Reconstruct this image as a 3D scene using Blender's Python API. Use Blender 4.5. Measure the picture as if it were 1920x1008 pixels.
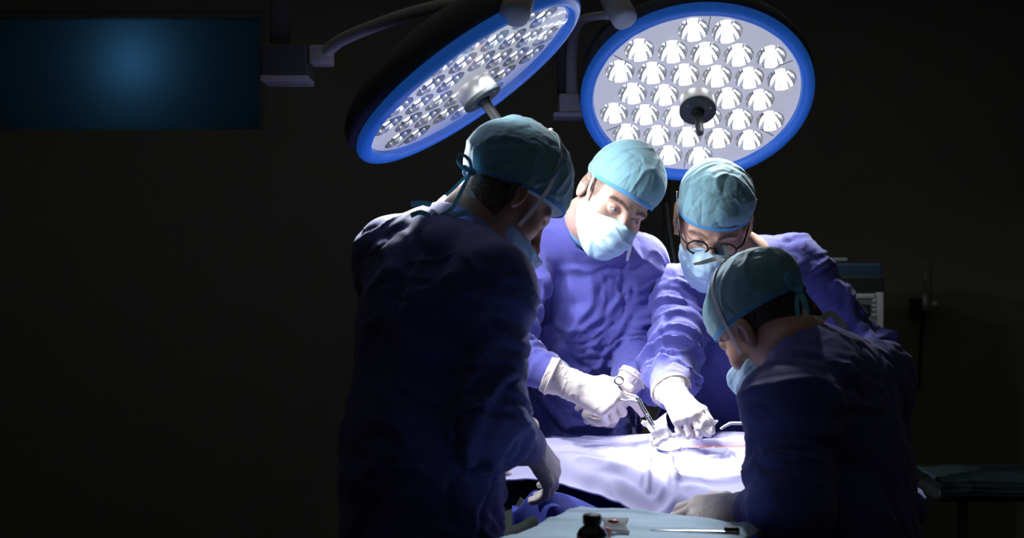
import bpy, bmesh, math, random
import numpy as np
from mathutils import Vector, Matrix

random.seed(7)
for o in list(bpy.data.objects):
    bpy.data.objects.remove(o)
SC = bpy.context.scene
COL = SC.collection
FPX, CAMZ = 2200.0, 1.5          # focal length in pixels of the 1920 x 1008 frame, camera height

def W(px, py, d):
    """World point seen at pixel (px, py) at depth d."""
    return np.array([(px - 960) / FPX * d, d, CAMZ - (py - 504) / FPX * d])

# ------------------------------------------------------------------ camera, world, lights, exposure
cam = bpy.data.objects.new('camera', bpy.data.cameras.new('camera'))
COL.objects.link(cam)
cam.location = (0, 0, CAMZ)
cam.rotation_euler = (math.pi / 2, 0, 0)
cam.data.sensor_width = 36
cam.data.lens = FPX / 1920 * 36
cam.data.clip_start = .05
cam.data.dof.use_dof = True
cam.data.dof.focus_distance = 2.62
cam.data.dof.aperture_fstop = 4.0
SC.camera = cam
world = bpy.data.worlds.new('world')
SC.world = world
world.use_nodes = True
world.node_tree.nodes['Background'].inputs[0].default_value = (.004, .0045, .004, 1)
world.node_tree.nodes['Background'].inputs[1].default_value = 1
SC.view_settings.view_transform = 'Standard'
SC.view_settings.look = 'None'
SC.view_settings.exposure = 0.0
SC.view_settings.gamma = 1
SC.view_settings.use_curve_mapping = False
SC.cycles.use_denoising = True
SC.cycles.caustics_reflective = False
SC.cycles.caustics_refractive = False
SC.cycles.sample_clamp_indirect = 3
SC.cycles.max_bounces = 8

LAMP_LEFT_W, LAMP_RIGHT_W = 2.6, 14.0   # watts of each bulb in the two surgical lamps
LAMP_SPILL_W = 20                        # wide stray light of the left lamp
LAMP_LEFT_AIM, LAMP_RIGHT_AIM = (.28, 2.94, 1.34), (.45, 2.62, 1.09)   # where the bulbs of each lamp point
LAMP_FOCUS_W, LAMP_FOCUS_AIM = 15.0, (.44, 2.60, 1.09)                 # the left lamp's focused bulbs on the slit
LAMP_COL = (.93, .95, 1.0)

def fill_light(name, kind, loc, energy, col, **kw):
    l = bpy.data.lights.new(name, kind)
    l.energy = energy; l.color = col
    for k_, v_ in kw.items(): setattr(l, k_, v_)
    o = bpy.data.objects.new(name, l); COL.objects.link(o)
    o.location = loc
    return o
# added unseen lights: a faint fill for the whole room, a spot brightening the equipment
fill_light('ambient_fill_light', 'AREA', (-.2, 2.0, 3.08), 3.2, (1, .98, .86), shape='RECTANGLE', size=5.0, size_y=5.5)
fill_light('equipment_fill_light', 'SPOT', (1.25, 3.85, 3.06), 14, (.9, 1, .97), spot_size=math.radians(38), spot_blend=.8, shadow_soft_size=.06)

# ------------------------------------------------------------------ materials
def mat(name, col, rough=.6, metal=0.0, bump=0.0, bscale=200.0, emit=None, estr=0.0, sheen=0.0, var=0.0, sss=0.0,
        wrinkle=0.0, wscale=14.0, vcol=None, trans=0.0, spec=.5, coat=0.0):
    m = bpy.data.materials.new(name)
    m.use_nodes = True
    nt = m.node_tree
    b = nt.nodes['Principled BSDF']
    b.inputs['Base Color'].default_value = (*col, 1)
    b.inputs['Roughness'].default_value = rough
    b.inputs['Metallic'].default_value = metal
    b.inputs['Specular IOR Level'].default_value = spec
    if coat:
        b.inputs['Coat Weight'].default_value = coat
    if sheen:
        b.inputs['Sheen Weight'].default_value = sheen
        b.inputs['Sheen Roughness'].default_value = .5
    if sss:
        b.inputs['Subsurface Weight'].default_value = sss
        b.inputs['Subsurface Radius'].default_value = (.012, .005, .003)
        b.inputs['Subsurface Scale'].default_value = 1.0
    if emit:
        b.inputs['Emission Color'].default_value = (*emit, 1)
        b.inputs['Emission Strength'].default_value = estr
    tc = nt.nodes.new('ShaderNodeTexCoord')
    src = None
    if vcol:
        a = nt.nodes.new('ShaderNodeAttribute')
        a.attribute_name = vcol
        src = a.outputs['Color']
    if var:
        n = nt.nodes.new('ShaderNodeTexNoise')
        n.inputs['Scale'].default_value = 9
        n.inputs['Detail'].default_value = 5
        nt.links.new(tc.outputs['Object'], n.inputs['Vector'])
        mx = nt.nodes.new('ShaderNodeMix')
        mx.data_type = 'RGBA'
        mx.blend_type = 'MULTIPLY'
        ramp = nt.nodes.new('ShaderNodeMapRange')
        ramp.inputs['From Min'].default_value = .3
        ramp.inputs['From Max'].default_value = .7
        ramp.inputs['To Min'].default_value = 1 - var
        ramp.inputs['To Max'].default_value = 1 + var * .5
        nt.links.new(n.outputs['Fac'], ramp.inputs['Value'])
        mx.inputs['Factor'].default_value = 1
        if src:
            nt.links.new(src, mx.inputs['A'])
        else:
            mx.inputs['A'].default_value = (*col, 1)
        nt.links.new(ramp.outputs['Result'], mx.inputs['B'])
        src = mx.outputs['Result']
    if src:
        nt.links.new(src, b.inputs['Base Color'])
    last = None
    if wrinkle:
        n = nt.nodes.new('ShaderNodeTexNoise')
        n.inputs['Scale'].default_value = wscale
        n.inputs['Detail'].default_value = 3
        n.inputs['Distortion'].default_value = 1.6
        n.noise_type = 'RIDGED_MULTIFRACTAL'
        nt.links.new(tc.outputs['Object'], n.inputs['Vector'])
        bp = nt.nodes.new('ShaderNodeBump')
        bp.inputs['Strength'].default_value = wrinkle
        bp.inputs['Distance'].default_value = .006
        nt.links.new(n.outputs['Fac'], bp.inputs['Height'])
        last = bp
    if bump:
        n = nt.nodes.new('ShaderNodeTexNoise')
        n.inputs['Scale'].default_value = bscale
        n.inputs['Detail'].default_value = 3
        nt.links.new(tc.outputs['Object'], n.inputs['Vector'])
        bp = nt.nodes.new('ShaderNodeBump')
        bp.inputs['Strength'].default_value = bump
        bp.inputs['Distance'].default_value = .002
        nt.links.new(n.outputs['Fac'], bp.inputs['Height'])
        if last:
            nt.links.new(last.outputs['Normal'], bp.inputs['Normal'])
        last = bp
    if last:
        nt.links.new(last.outputs['Normal'], b.inputs['Normal'])
    return m

def thin_cloth(m, col, fac):
    """Let light through thin woven cloth."""
    nt = m.node_tree
    out = nt.nodes['Material Output']
    t = nt.nodes.new('ShaderNodeBsdfTranslucent')
    t.inputs[0].default_value = (*col, 1)
    mx = nt.nodes.new('ShaderNodeMixShader')
    mx.inputs[0].default_value = fac
    nt.links.new(nt.nodes['Principled BSDF'].outputs[0], mx.inputs[1])
    nt.links.new(t.outputs[0], mx.inputs[2])
    nt.links.new(mx.outputs[0], out.inputs['Surface'])

M = {}
M['gown'] = mat('gown_cloth', (.085, .088, .36), .75, sheen=.25, bump=.25, bscale=500, wrinkle=.55, wscale=7, spec=.25)
M['scrub'] = mat('scrub_cloth', (.22, .46, .66), .8, bump=.25, bscale=500, spec=.2)
M['cap'] = mat('cap_cloth', (.19, .375, .44), .7, sheen=.3, bump=.3, bscale=350, wrinkle=.42, wscale=17, spec=.3)
M['cap_band'] = mat('cap_band_cloth', (.09, .30, .60), .7, spec=.3)
M['mask'] = mat('mask_cloth', (.45, .66, .86), .75, bump=.2, bscale=500, spec=.25)
M['tape'] = mat('white_tie_tape', (.72, .72, .70), .8, bump=.2, bscale=600, spec=.2)
M['tie_blue'] = mat('blue_tie_tape', (.20, .60, .82), .75, bump=.2, bscale=600, spec=.2)
M['glove'] = mat('latex_glove', (.76, .69, .66), .45, bump=.15, bscale=120, wrinkle=.25, wscale=30, spec=.4, sss=.1)
M['skin'] = mat('skin', (.6, .4, .3), .5, bump=.12, bscale=300, vcol='Col', sss=.15, spec=.4)
M['hair_blond'] = mat('blond_hair', (.45, .30, .14), .45)
M['hair_dark'] = mat('dark_hair', (.030, .018, .012), .5, bump=.6, bscale=260)
M['drape'] = mat('drape_cloth', (.58, .56, .86), .8, bump=.2, bscale=400, wrinkle=.12, wscale=8, spec=.2)
M['drape_blue'] = mat('blue_drape_cloth', (.065, .085, .42), .8, bump=.2, bscale=400, wrinkle=.2, wscale=8, spec=.2)
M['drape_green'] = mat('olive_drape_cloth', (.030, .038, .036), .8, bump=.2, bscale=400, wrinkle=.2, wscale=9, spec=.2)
M['teal_cloth'] = mat('dark_teal_cloth', (.045, .085, .10), .85, bump=.2, bscale=400)
M['tray_cloth'] = mat('tray_cloth', (.52, .72, .88), .8, bump=.2, bscale=400, wrinkle=.2, wscale=10, spec=.2)
M['steel'] = mat('steel', (.72, .73, .75), .22, metal=1)
M['steel_brushed'] = mat('brushed_steel', (.80, .79, .77), .45, metal=.6, bump=.05)
M['reflector'] = mat('mirror_reflector', (.90, .91, .93), .22, metal=1)
M['black'] = mat('black_plastic', (.010, .011, .012), .55, spec=.25)
M['hub_grey'] = mat('hub_plastic', (.03, .04, .045), .6, spec=.2)
M['housing'] = mat('lamp_housing', (.10, .11, .12), .45, bump=.05, bscale=60)
M['arm'] = mat('arm_paint', (.80, .80, .84), .4)
M['rim'] = mat('blue_lamp_rim', (.04, .20, .75), .35, emit=(.02, .16, .75), estr=.22, coat=.15)  # weak glow put into the ring's colour in place of light falling on it
M['plate'] = mat('lamp_face_plate', (.72, .73, .78), .35, emit=(.9, .9, .96), estr=.42)
M['led'] = mat('lamp_led', (1, 1, 1), .5, emit=(1, .98, .95), estr=5)
M['seam'] = mat('dark_seam', (.10, .10, .11), .6)
M['gauze'] = mat('gauze', (.82, .80, .80), .9, bump=.5, bscale=300, spec=.1)
thin_cloth(M['gauze'], (.85, .83, .83), .5)
M['blood'] = mat('blood', (.40, .03, .02), .35)
M['gauze_blood'] = mat('blood_stained_gauze', (.75, .42, .38), .8, bump=.4, bscale=300)
M['wound'] = mat('wound_tissue', (.45, .12, .07), .35, bump=.4, bscale=150)
M['pink'] = mat('pink_tissue', (.62, .30, .28), .5)
M['wall'] = mat('wall_paint', (.36, .37, .28), .7, bump=.05, bscale=40)
M['floor'] = mat('floor_vinyl', (.045, .052, .055), .45, var=.2)
M['ceil'] = mat('ceiling_paint', (.07, .075, .075), .8)
M['grey_panel'] = mat('grey_equipment_panel', (.40, .44, .43), .5)
M['navy_panel'] = mat('navy_equipment_panel', (.05, .10, .17), .5)
M['dark_panel'] = mat('dark_equipment_panel', (.03, .035, .035), .5)
M['white_plastic'] = mat('white_plastic', (.75, .75, .76), .5)
M['bottle_glass'] = mat('brown_bottle_glass', (.03, .02, .02), .12, coat=.5)
M['label'] = mat('bottle_label', (.55, .62, .72), .6)

def glass_mat(name, tint, fac=.08):
    m = bpy.data.materials.new(name)
    m.use_nodes = True
    nt = m.node_tree
    nt.nodes.clear()
    out = nt.nodes.new('ShaderNodeOutputMaterial')
    tr = nt.nodes.new('ShaderNodeBsdfTransparent')
    tr.inputs[0].default_value = (*tint, 1)
    gl = nt.nodes.new('ShaderNodeBsdfGlossy')
    gl.inputs['Roughness'].default_value = .03
    fr = nt.nodes.new('ShaderNodeFresnel')
    fr.inputs['IOR'].default_value = 1.45
    mx = nt.nodes.new('ShaderNodeMixShader')
    geo = nt.nodes.new('ShaderNodeNewGeometry')
    mu = nt.nodes.new('ShaderNodeMath'); mu.operation = 'SUBTRACT'; mu.use_clamp = True   # reflect on the outer faces only
    nt.links.new(fr.outputs[0], mu.inputs[0])
    nt.links.new(geo.outputs['Backfacing'], mu.inputs[1])
    nt.links.new(mu.outputs[0], mx.inputs[0])
    nt.links.new(tr.outputs[0], mx.inputs[1])
    nt.links.new(gl.outputs[0], mx.inputs[2])
    nt.links.new(mx.outputs[0], out.inputs[0])
    return m
M['glass'] = glass_mat('clear_glass', (.97, .98, 1))
def frost_mat(name, col):
    m = bpy.data.materials.new(name)
    m.use_nodes = True
    nt = m.node_tree
    nt.nodes.clear()
    out = nt.nodes.new('ShaderNodeOutputMaterial')
    tr = nt.nodes.new('ShaderNodeBsdfTranslucent')
    tr.inputs[0].default_value = (*col, 1)
    nt.links.new(tr.outputs[0], out.inputs[0])
    return m
M['frost'] = frost_mat('frosted_glass', (.45, .75, .95))

# ------------------------------------------------------------------ mesh helpers
def new_mesh(name, V, polys_flat, counts, smooth=True):
    me = bpy.data.meshes.new(name)
    V = np.asarray(V, dtype=np.float32)
    me.vertices.add(len(V))
    me.vertices.foreach_set('co', V.ravel())
    counts = np.asarray(counts, dtype=np.int32)
    me.loops.add(len(polys_flat))
    me.loops.foreach_set('vertex_index', np.asarray(polys_flat, dtype=np.int32))
    me.polygons.add(len(counts))
    starts = np.concatenate([[0], np.cumsum(counts)[:-1]]).astype(np.int32)
    me.polygons.foreach_set('loop_start', starts)
    me.polygons.foreach_set('use_smooth', np.full(len(counts), smooth))
    me.update(calc_edges=True)
    me.validate()
    return me

def link(name, me, m, parent=None, loc=None):
    o = bpy.data.objects.new(name, me)
    COL.objects.link(o)
    if m is not None:
        o.data.materials.clear()
        o.data.materials.append(m)
    if loc is not None:
        o.location = loc
    if parent is not None:
        o.parent = parent
    return o

def origin(parent):
    """World position of a parent chain (no rotations are used on people or things built in world space)."""
    p = np.zeros(3)
    while parent is not None:
        p += np.array(parent.location)
        parent = parent.parent
    return p

def tag(o, label=None, cat=None, group=None, kind=None):
    if label: o['label'] = label
    if cat: o['category'] = cat
    if group: o['group'] = group
    if kind: o['kind'] = kind
    return o

def empty(name, loc, label=None, cat=None, group=None):
    o = bpy.data.objects.new(name, None)
    COL.objects.link(o)
    o.location = loc
    return tag(o, label, cat, group)

class MB:
    """Collects simple solids in world coordinates; build() links them as one mesh object."""
    def __init__(self):
        self.v, self.f, self.s = [], [], []
        self.n = 0
    def add(self, V, F, smooth=False):
        self.v.append(np.asarray(V, dtype=float))
        for f in F:
            self.f.append([i + self.n for i in f])
            self.s.append(smooth)
        self.n += len(V)
        return self
    def box(self, c, s, R=None, bev=0.0):
        c, s = np.asarray(c, float), np.asarray(s, float) / 2
        if bev <= 0:
            V = np.array([[x, y, z] for x in (-1, 1) for y in (-1, 1) for z in (-1, 1)], float) * s
            F = [(0, 1, 3, 2), (4, 6, 7, 5), (0, 4, 5, 1), (2, 3, 7, 6), (0, 2, 6, 4), (1, 5, 7, 3)]
            sm = False
        else:
            bm = bmesh.new()
            bmesh.ops.create_cube(bm, size=2)
            for v in bm.verts:
                v.co = Vector((v.co.x * s[0], v.co.y * s[1], v.co.z * s[2]))
            bmesh.ops.bevel(bm, geom=bm.edges[:], offset=min(bev, min(s) * .95), segments=3, profile=.5, affect='EDGES')
            bm.verts.index_update()
            V = np.array([v.co[:] for v in bm.verts])
            F = [[v.index for v in f.verts] for f in bm.faces]
            bm.free()
            sm = True
        if R is not None:
            V = V @ np.asarray(R).T
        return self.add(V + c, F, sm)
    def lathe(self, prof, c=(0, 0, 0), R=None, seg=32, smooth=True):
        """prof: (radius, height) pairs about the local z axis."""
        V, F = [], []
        ring = []
        for r, z in prof:
            if r < 1e-6:
                ring.append([len(V)])
                V.append((0, 0, z))
            else:
                ring.append(list(range(len(V), len(V) + seg)))
                for k in range(seg):
                    a = 2 * math.pi * k / seg
                    V.append((r * math.cos(a), r * math.sin(a), z))
        for a, b in zip(ring[:-1], ring[1:]):
            for k in range(seg):
                k2 = (k + 1) % seg
                if len(a) == 1 and len(b) == 1: continue
                if len(a) == 1: F.append((a[0], b[k2], b[k]))
                elif len(b) == 1: F.append((a[k], a[k2], b[0]))
                else: F.append((a[k], a[k2], b[k2], b[k]))
        V = np.array(V)
        if R is not None:
            V = V @ np.asarray(R).T
        return self.add(V + np.asarray(c), F, smooth)
    def tube(self, pts, rad, seg=10, res=6, flat=1.0, smooth=True, caps=True, curve=True):
        P = catmull(pts, res) if curve and len(pts) > 2 else np.asarray(pts, float)
        n = len(P)
        if np.isscalar(rad): rad = [rad, rad]
        rr = np.interp(np.linspace(0, 1, n), np.linspace(0, 1, len(rad)), rad)
        T = np.gradient(P, axis=0)
        T /= np.linalg.norm(T, axis=1)[:, None] + 1e-12
        up = np.array([0, 0, 1.0]) if abs(T[0][2]) < .9 else np.array([1.0, 0, 0])
        nrm = np.cross(T[0], up); nrm /= np.linalg.norm(nrm)
        V, F = [], []
        for i in range(n):
            nrm = nrm - T[i] * nrm.dot(T[i]); nrm /= np.linalg.norm(nrm)
            b = np.cross(T[i], nrm)
            for k in range(seg):
                a = 2 * math.pi * k / seg
                V.append(P[i] + rr[i] * (math.cos(a) * nrm + flat * math.sin(a) * b))
        for i in range(n - 1):
            for k in range(seg):
                k2 = (k + 1) % seg
                F.append((i * seg + k, i * seg + k2, (i + 1) * seg + k2, (i + 1) * seg + k))
        if caps:
            F.append(tuple(range(seg))[::-1])
            F.append(tuple((n - 1) * seg + k for k in range(seg)))
        return self.add(V, F, smooth)
    def ribbon(self, pts, width, th=.0012, normals=None, res=6):
        pts = np.asarray(pts, float)
        P = catmull(pts, res) if len(pts) > 2 else pts
        n = len(P)
        T = np.gradient(P, axis=0)
        T /= np.linalg.norm(T, axis=1)[:, None] + 1e-12
        if normals is None:
            normals = np.array([[0, -1.0, 0]] * len(pts))
        N = np.asarray(normals, float)
        u = np.linspace(0, len(N) - 1, n)
        N = np.stack([np.interp(u, np.arange(len(N)), N[:, c]) for c in range(3)], 1)
        wd = np.interp(np.linspace(0, 1, n), np.linspace(0, 1, 2 if np.isscalar(width) else len(width)), [width, width] if np.isscalar(width) else width)
        V, F = [], []
        for i in range(n):
            nn = N[i] - T[i] * N[i].dot(T[i]); nn /= np.linalg.norm(nn) + 1e-12
            b = np.cross(T[i], nn)
            for sb, sn in ((-1, -1), (1, -1), (1, 1), (-1, 1)):
                V.append(P[i] + b * sb * wd[i] / 2 + nn * sn * th / 2)
        for i in range(n - 1):
            for k in range(4):
                k2 = (k + 1) % 4
                F.append((i * 4 + k, i * 4 + k2, i * 4 + 4 + k2, i * 4 + 4 + k))
        F.append((3, 2, 1, 0)); F.append(tuple((n - 1) * 4 + k for k in range(4)))
        return self.add(V, F, False)
    def ball(self, c, r, R=None, seg=20, rings=12):
        r = np.broadcast_to(np.asarray(r, float), 3)
        prof = [(math.sin(math.pi * i / rings), -math.cos(math.pi * i / rings)) for i in range(rings + 1)]
        prof[0] = (0, -1); prof[-1] = (0, 1)
        t = MB().lathe(prof, seg=seg)
        V = t.v[0] * r
        if R is not None:
            V = V @ np.asarray(R).T
        return self.add(V + np.asarray(c), t.f, True)
    def mesh(self, name, off=None):
        V = np.concatenate(self.v)
        if off is not None:
            V = V - off
        flat = [i for f in self.f for i in f]
        me = new_mesh(name, V, flat, [len(f) for f in self.f])
        me.polygons.foreach_set('use_smooth', np.array(self.s, dtype=bool)[:len(me.polygons)])
        bm = bmesh.new(); bm.from_mesh(me)
        bmesh.ops.recalc_face_normals(bm, faces=bm.faces)
        bm.to_mesh(me); bm.free()
        return me
    def build(self, name, m, parent=None, world=True, loc=None):
        """world=True: collected coordinates are world coordinates; a top-level object gets its origin at its base centre."""
        V = np.concatenate(self.v)
        if parent is not None:
            off = origin(parent) if world else np.zeros(3)
            return link(name, self.mesh(name, off), m, parent)
        if loc is None and world:
            lo, hi = V.min(0), V.max(0)
            loc = np.array([(lo[0] + hi[0]) / 2, (lo[1] + hi[1]) / 2, lo[2]])
        off = loc if world else np.zeros(3)
        return link(name, self.mesh(name, off), m, None, loc)

def catmull(pts, res=6):
    P = np.asarray(pts, float)
    P = np.vstack([2 * P[0] - P[1], P, 2 * P[-1] - P[-2]])
    out = []
    for i in range(1, len(P) - 2):
        p0, p1, p2, p3 = P[i - 1], P[i], P[i + 1], P[i + 2]
        for t in np.linspace(0, 1, res, endpoint=False):
            out.append(.5 * ((2 * p1) + (-p0 + p2) * t + (2 * p0 - 5 * p1 + 4 * p2 - p3) * t * t + (-p0 + 3 * p1 - 3 * p2 + p3) * t ** 3))
    out.append(P[-2])
    return np.array(out)

def unit(v):
    v = np.asarray(v, float)
    return v / np.linalg.norm(v)

def frame_z(n, xh=(1, 0, 0)):
    """Columns x, y, z with z = n and x as near xh as possible."""
    z = unit(n)
    x = unit(np.asarray(xh, float) - z * np.dot(xh, z))
    return np.stack([x, np.cross(z, x), z], 1)

# ------------------------------------------------------------------ value noise
_rng = np.random.RandomState(3)
_LAT = _rng.rand(32, 32, 32).astype(np.float32) * 2 - 1
def noise(P, seed=0):
    P = np.asarray(P, float) + seed * 7.31
    i = np.floor(P).astype(int)
    f = P - i
    f = f * f * f * (f * (f * 6 - 15) + 10)
    r = 0
    for dx in (0, 1):
        wx = f[:, 0] if dx else 1 - f[:, 0]
        for dy in (0, 1):
            wy = f[:, 1] if dy else 1 - f[:, 1]
            for dz in (0, 1):
                wz = f[:, 2] if dz else 1 - f[:, 2]
                r = r + wx * wy * wz * _LAT[(i[:, 0] + dx) & 31, (i[:, 1] + dy) & 31, (i[:, 2] + dz) & 31]
    return r
def ridge(P, seed=0, sharp=3.5):
    return np.clip(1 - sharp * np.abs(noise(P, seed)), 0, 1) ** 1.5

# ------------------------------------------------------------------ signed distance fields
class Sdf:
    def __init__(self, xs, ys, zs):
        self.xs, self.ys, self.zs = [np.asarray(a, np.float32) for a in (xs, ys, zs)]
        self.F = np.full((len(xs), len(ys), len(zs)), .09, np.float32)
    def region(self, lo, hi, m=.075):
        s = []
        for a, l, h in zip((self.xs, self.ys, self.zs), lo, hi):
            i0, i1 = np.searchsorted(a, (l - m, h + m))
            s.append(slice(max(i0 - 1, 0), min(i1 + 1, len(a))))
        X = self.xs[s[0]][:, None, None]; Y = self.ys[s[1]][None, :, None]; Z = self.zs[s[2]][None, None, :]
        return tuple(s), X, Y, Z
    def _mix(self, s, d, k, op):
        a = self.F[s]
        if a.size == 0: return
        if op == 'sub':
            d = -d
        if op == 'add':
            r = np.minimum(a, d)
            if k > 0: r = r - np.maximum(k - np.abs(a - d), 0) ** 2 / (4 * k)
        else:
            r = np.maximum(a, d)
            if k > 0: r = r + np.maximum(k - np.abs(a - d), 0) ** 2 / (4 * k)
        self.F[s] = r
    def cone(self, a, b, ra, rb, k=.02, flat=None, op='add'):
        a, b = np.asarray(a, np.float32), np.asarray(b, np.float32)
        R = max(ra, rb)
        if flat and flat[1] > 1: R *= flat[1]
        s, X, Y, Z = self.region(np.minimum(a, b) - R, np.maximum(a, b) + R)
        x, y, z = X - a[0], Y - a[1], Z - a[2]
        ab = b - a
        if flat:
            dr, fs = unit(flat[0]), flat[1]
            comp = (x * dr[0] + y * dr[1] + z * dr[2]) * (1 / fs - 1)
            x, y, z = x + dr[0] * comp, y + dr[1] * comp, z + dr[2] * comp
            ab = ab + dr * (ab.dot(dr) * (1 / fs - 1))
        L = max(float(ab.dot(ab)), 1e-9)
        t = np.clip((x * ab[0] + y * ab[1] + z * ab[2]) / L, 0, 1)
        d = np.sqrt((x - t * ab[0]) ** 2 + (y - t * ab[1]) ** 2 + (z - t * ab[2]) ** 2) - (ra + t * (rb - ra))
        self._mix(s, d.astype(np.float32), k, op)
    def ell(self, c, r, k=.02, R=None, op='add'):
        c, r = np.asarray(c, np.float32), np.asarray(r, np.float32)
        m = r.max()
        s, X, Y, Z = self.region(c - m, c + m)
        x, y, z = X - c[0], Y - c[1], Z - c[2]
        if R is not None:
            x, y, z = (x * R[0][0] + y * R[1][0] + z * R[2][0], x * R[0][1] + y * R[1][1] + z * R[2][1], x * R[0][2] + y * R[1][2] + z * R[2][2])
        k0 = np.sqrt((x / r[0]) ** 2 + (y / r[1]) ** 2 + (z / r[2]) ** 2)
        k1 = np.sqrt((x / r[0] ** 2) ** 2 + (y / r[1] ** 2) ** 2 + (z / r[2] ** 2) ** 2) + 1e-6
        self._mix(s, (k0 * (k0 - 1) / k1).astype(np.float32), k, op)
    def cut(self, fn, k=.005):
        """Intersect with fn(X, Y, Z) < 0."""
        d = np.broadcast_to(fn(self.xs[:, None, None], self.ys[None, :, None], self.zs[None, None, :]), self.F.shape)
        self._mix((slice(None),) * 3, d.astype(np.float32), k, 'cut')
    def nets(self):
        F = self.F
        F[0], F[-1] = .05, .05
        F[:, 0], F[:, -1] = .05, .05
        F[:, :, 0], F[:, :, -1] = .05, .05
        ins = F < 0
        u = ins.astype(np.uint8)
        c = u[:-1] + u[1:]
        c = c[:, :-1] + c[:, 1:]
        c = c[:, :, :-1] + c[:, :, 1:]
        I, J, K = np.nonzero((c > 0) & (c < 8))
        idx = np.full(c.shape, -1, np.int32)
        idx[I, J, K] = np.arange(len(I))
        pos = np.zeros((len(I), 3)); cnt = np.zeros(len(I))
        cs = [(a, b, d) for a in (0, 1) for b in (0, 1) for d in (0, 1)]
        val = {q: F[I + q[0], J + q[1], K + q[2]].astype(float) for q in cs}
        for q in cs:
            for ax in range(3):
                if q[ax]: continue
                q2 = list(q); q2[ax] = 1; q2 = tuple(q2)
                f0, f1 = val[q], val[q2]
                cr = (f0 < 0) != (f1 < 0)
                t = np.where(cr, f0 / np.where(cr, f0 - f1, 1), 0)
                p = np.zeros((len(I), 3)) + q
                p[:, ax] += t
                pos += p * cr[:, None]; cnt += cr
        pos /= cnt[:, None]
        V = np.empty_like(pos)
        for ax, (a, i) in enumerate(((self.xs, I), (self.ys, J), (self.zs, K))):
            V[:, ax] = a[i] + pos[:, ax] * (a[i + 1] - a[i])
        Q = []
        for ax in range(3):
            lo = [slice(1, -1)] * 3; hi = [slice(1, -1)] * 3
            lo[ax] = slice(0, -1); hi[ax] = slice(1, None)
            A, B = ins[tuple(lo)], ins[tuple(hi)]
            e = np.nonzero(A != B)
            flip = ~A[e]
            g = [e[m] + (0 if m == ax else 1) for m in range(3)]
            b, d = (ax + 1) % 3, (ax + 2) % 3
            def cell(ob, od):
                q = [None] * 3
                q[ax], q[b], q[d] = g[ax], g[b] + ob, g[d] + od
                return idx[q[0], q[1], q[2]]
            quad = np.stack([cell(-1, -1), cell(0, -1), cell(0, 0), cell(-1, 0)], 1)
            quad[flip] = quad[flip][:, ::-1]
            Q.append(quad)
        return V, np.concatenate(Q)

def vnormals(V, Q):
    n = np.cross(V[Q[:, 2]] - V[Q[:, 0]], V[Q[:, 3]] - V[Q[:, 1]])
    N = np.zeros_like(V)
    for c in range(4):
        np.add.at(N, Q[:, c], n)
    return N / (np.linalg.norm(N, axis=1)[:, None] + 1e-12)

def sdf_obj(name, V, Q, m, parent=None, off=None, col=None):
    if off is None:
        off = origin(parent) if parent is not None else np.zeros(3)
    me = new_mesh(name, V - off, Q.ravel(), np.full(len(Q), 4))
    if col is not None:
        a = me.color_attributes.new('Col', 'FLOAT_COLOR', 'POINT')
        rgba = np.ones((len(V), 4), np.float32); rgba[:, :3] = col
        a.data.foreach_set('color', rgba.ravel())
    return link(name, me, m, parent)

def ar(a, b, h):
    return np.arange(a, b + h, h)

# ------------------------------------------------------------------ the room
def struct(mb, name, m):
    return tag(mb.build(name, m), kind='structure')
RX0, RX1, RY0, RY1, RH = -3.6, 3.2, -2.2, 5.6, 3.1
struct(MB().box(((RX0 + RX1) / 2, (RY0 + RY1) / 2, -.05), (RX1 - RX0 + .4, RY1 - RY0 + .4, .1)), 'floor', M['floor'])
struct(MB().box(((RX0 + RX1) / 2, (RY0 + RY1) / 2, RH + .05), (RX1 - RX0 + .4, RY1 - RY0 + .4, .1)), 'ceiling', M['ceil'])
struct(MB().box((RX0 - .1, (RY0 + RY1) / 2, RH / 2), (.2, RY1 - RY0 + .4, RH)), 'wall_left', M['wall'])
struct(MB().box((RX1 + .1, (RY0 + RY1) / 2, RH / 2), (.2, RY1 - RY0 + .4, RH)), 'wall_right', M['wall'])
struct(MB().box(((RX0 + RX1) / 2, RY0 - .1, RH / 2), (RX1 - RX0, .2, RH)), 'wall_front', M['wall'])
# back wall with the opening of a frosted window high on the left
wx0, wx1, wz0, wz1 = -2.60, -1.18, 2.14, 2.735
wb = MB()
wb.box(((RX0 + wx0) / 2, RY1 + .1, RH / 2), (wx0 - RX0, .2, RH))
wb.box(((RX1 + wx1) / 2, RY1 + .1, RH / 2), (RX1 - wx1, .2, RH))
wb.box(((wx0 + wx1) / 2, RY1 + .1, wz0 / 2), (wx1 - wx0, .2, wz0))
wb.box(((wx0 + wx1) / 2, RY1 + .1, (wz1 + RH) / 2), (wx1 - wx0, .2, RH - wz1))
struct(wb, 'wall_back', M['wall'])
struct(MB().box(((RX0 + RX1) / 2, RY1 - .01, .06), (RX1 - RX0, .02, .12)), 'baseboard_back', M['dark_panel'])
win = MB()
for x in (wx0 + .015, wx1 - .015):
    win.box((x, RY1 + .06, (wz0 + wz1) / 2), (.03, .06, wz1 - wz0))
for z in (wz0 + .015, wz1 - .015):
    win.box(((wx0 + wx1) / 2, RY1 + .06, z), (wx1 - wx0 - .06, .06, .03))
win = win.build('window_1', M['wall'])
tag(win, kind='structure')
MB().box(((wx0 + wx1) / 2, RY1 + .06, (wz0 + wz1) / 2), (wx1 - wx0 - .06, .006, wz1 - wz0 - .06)).build('pane', M['frost'], win)
pl = bpy.data.lights.new('corridor_light', 'POINT')
pl.energy = .19; pl.color = (.50, .74, 1.0); pl.shadow_soft_size = .06
plo = bpy.data.objects.new('corridor_light', pl); COL.objects.link(plo)
plo.location = (-1.83, RY1 + .25, 2.5)

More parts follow.
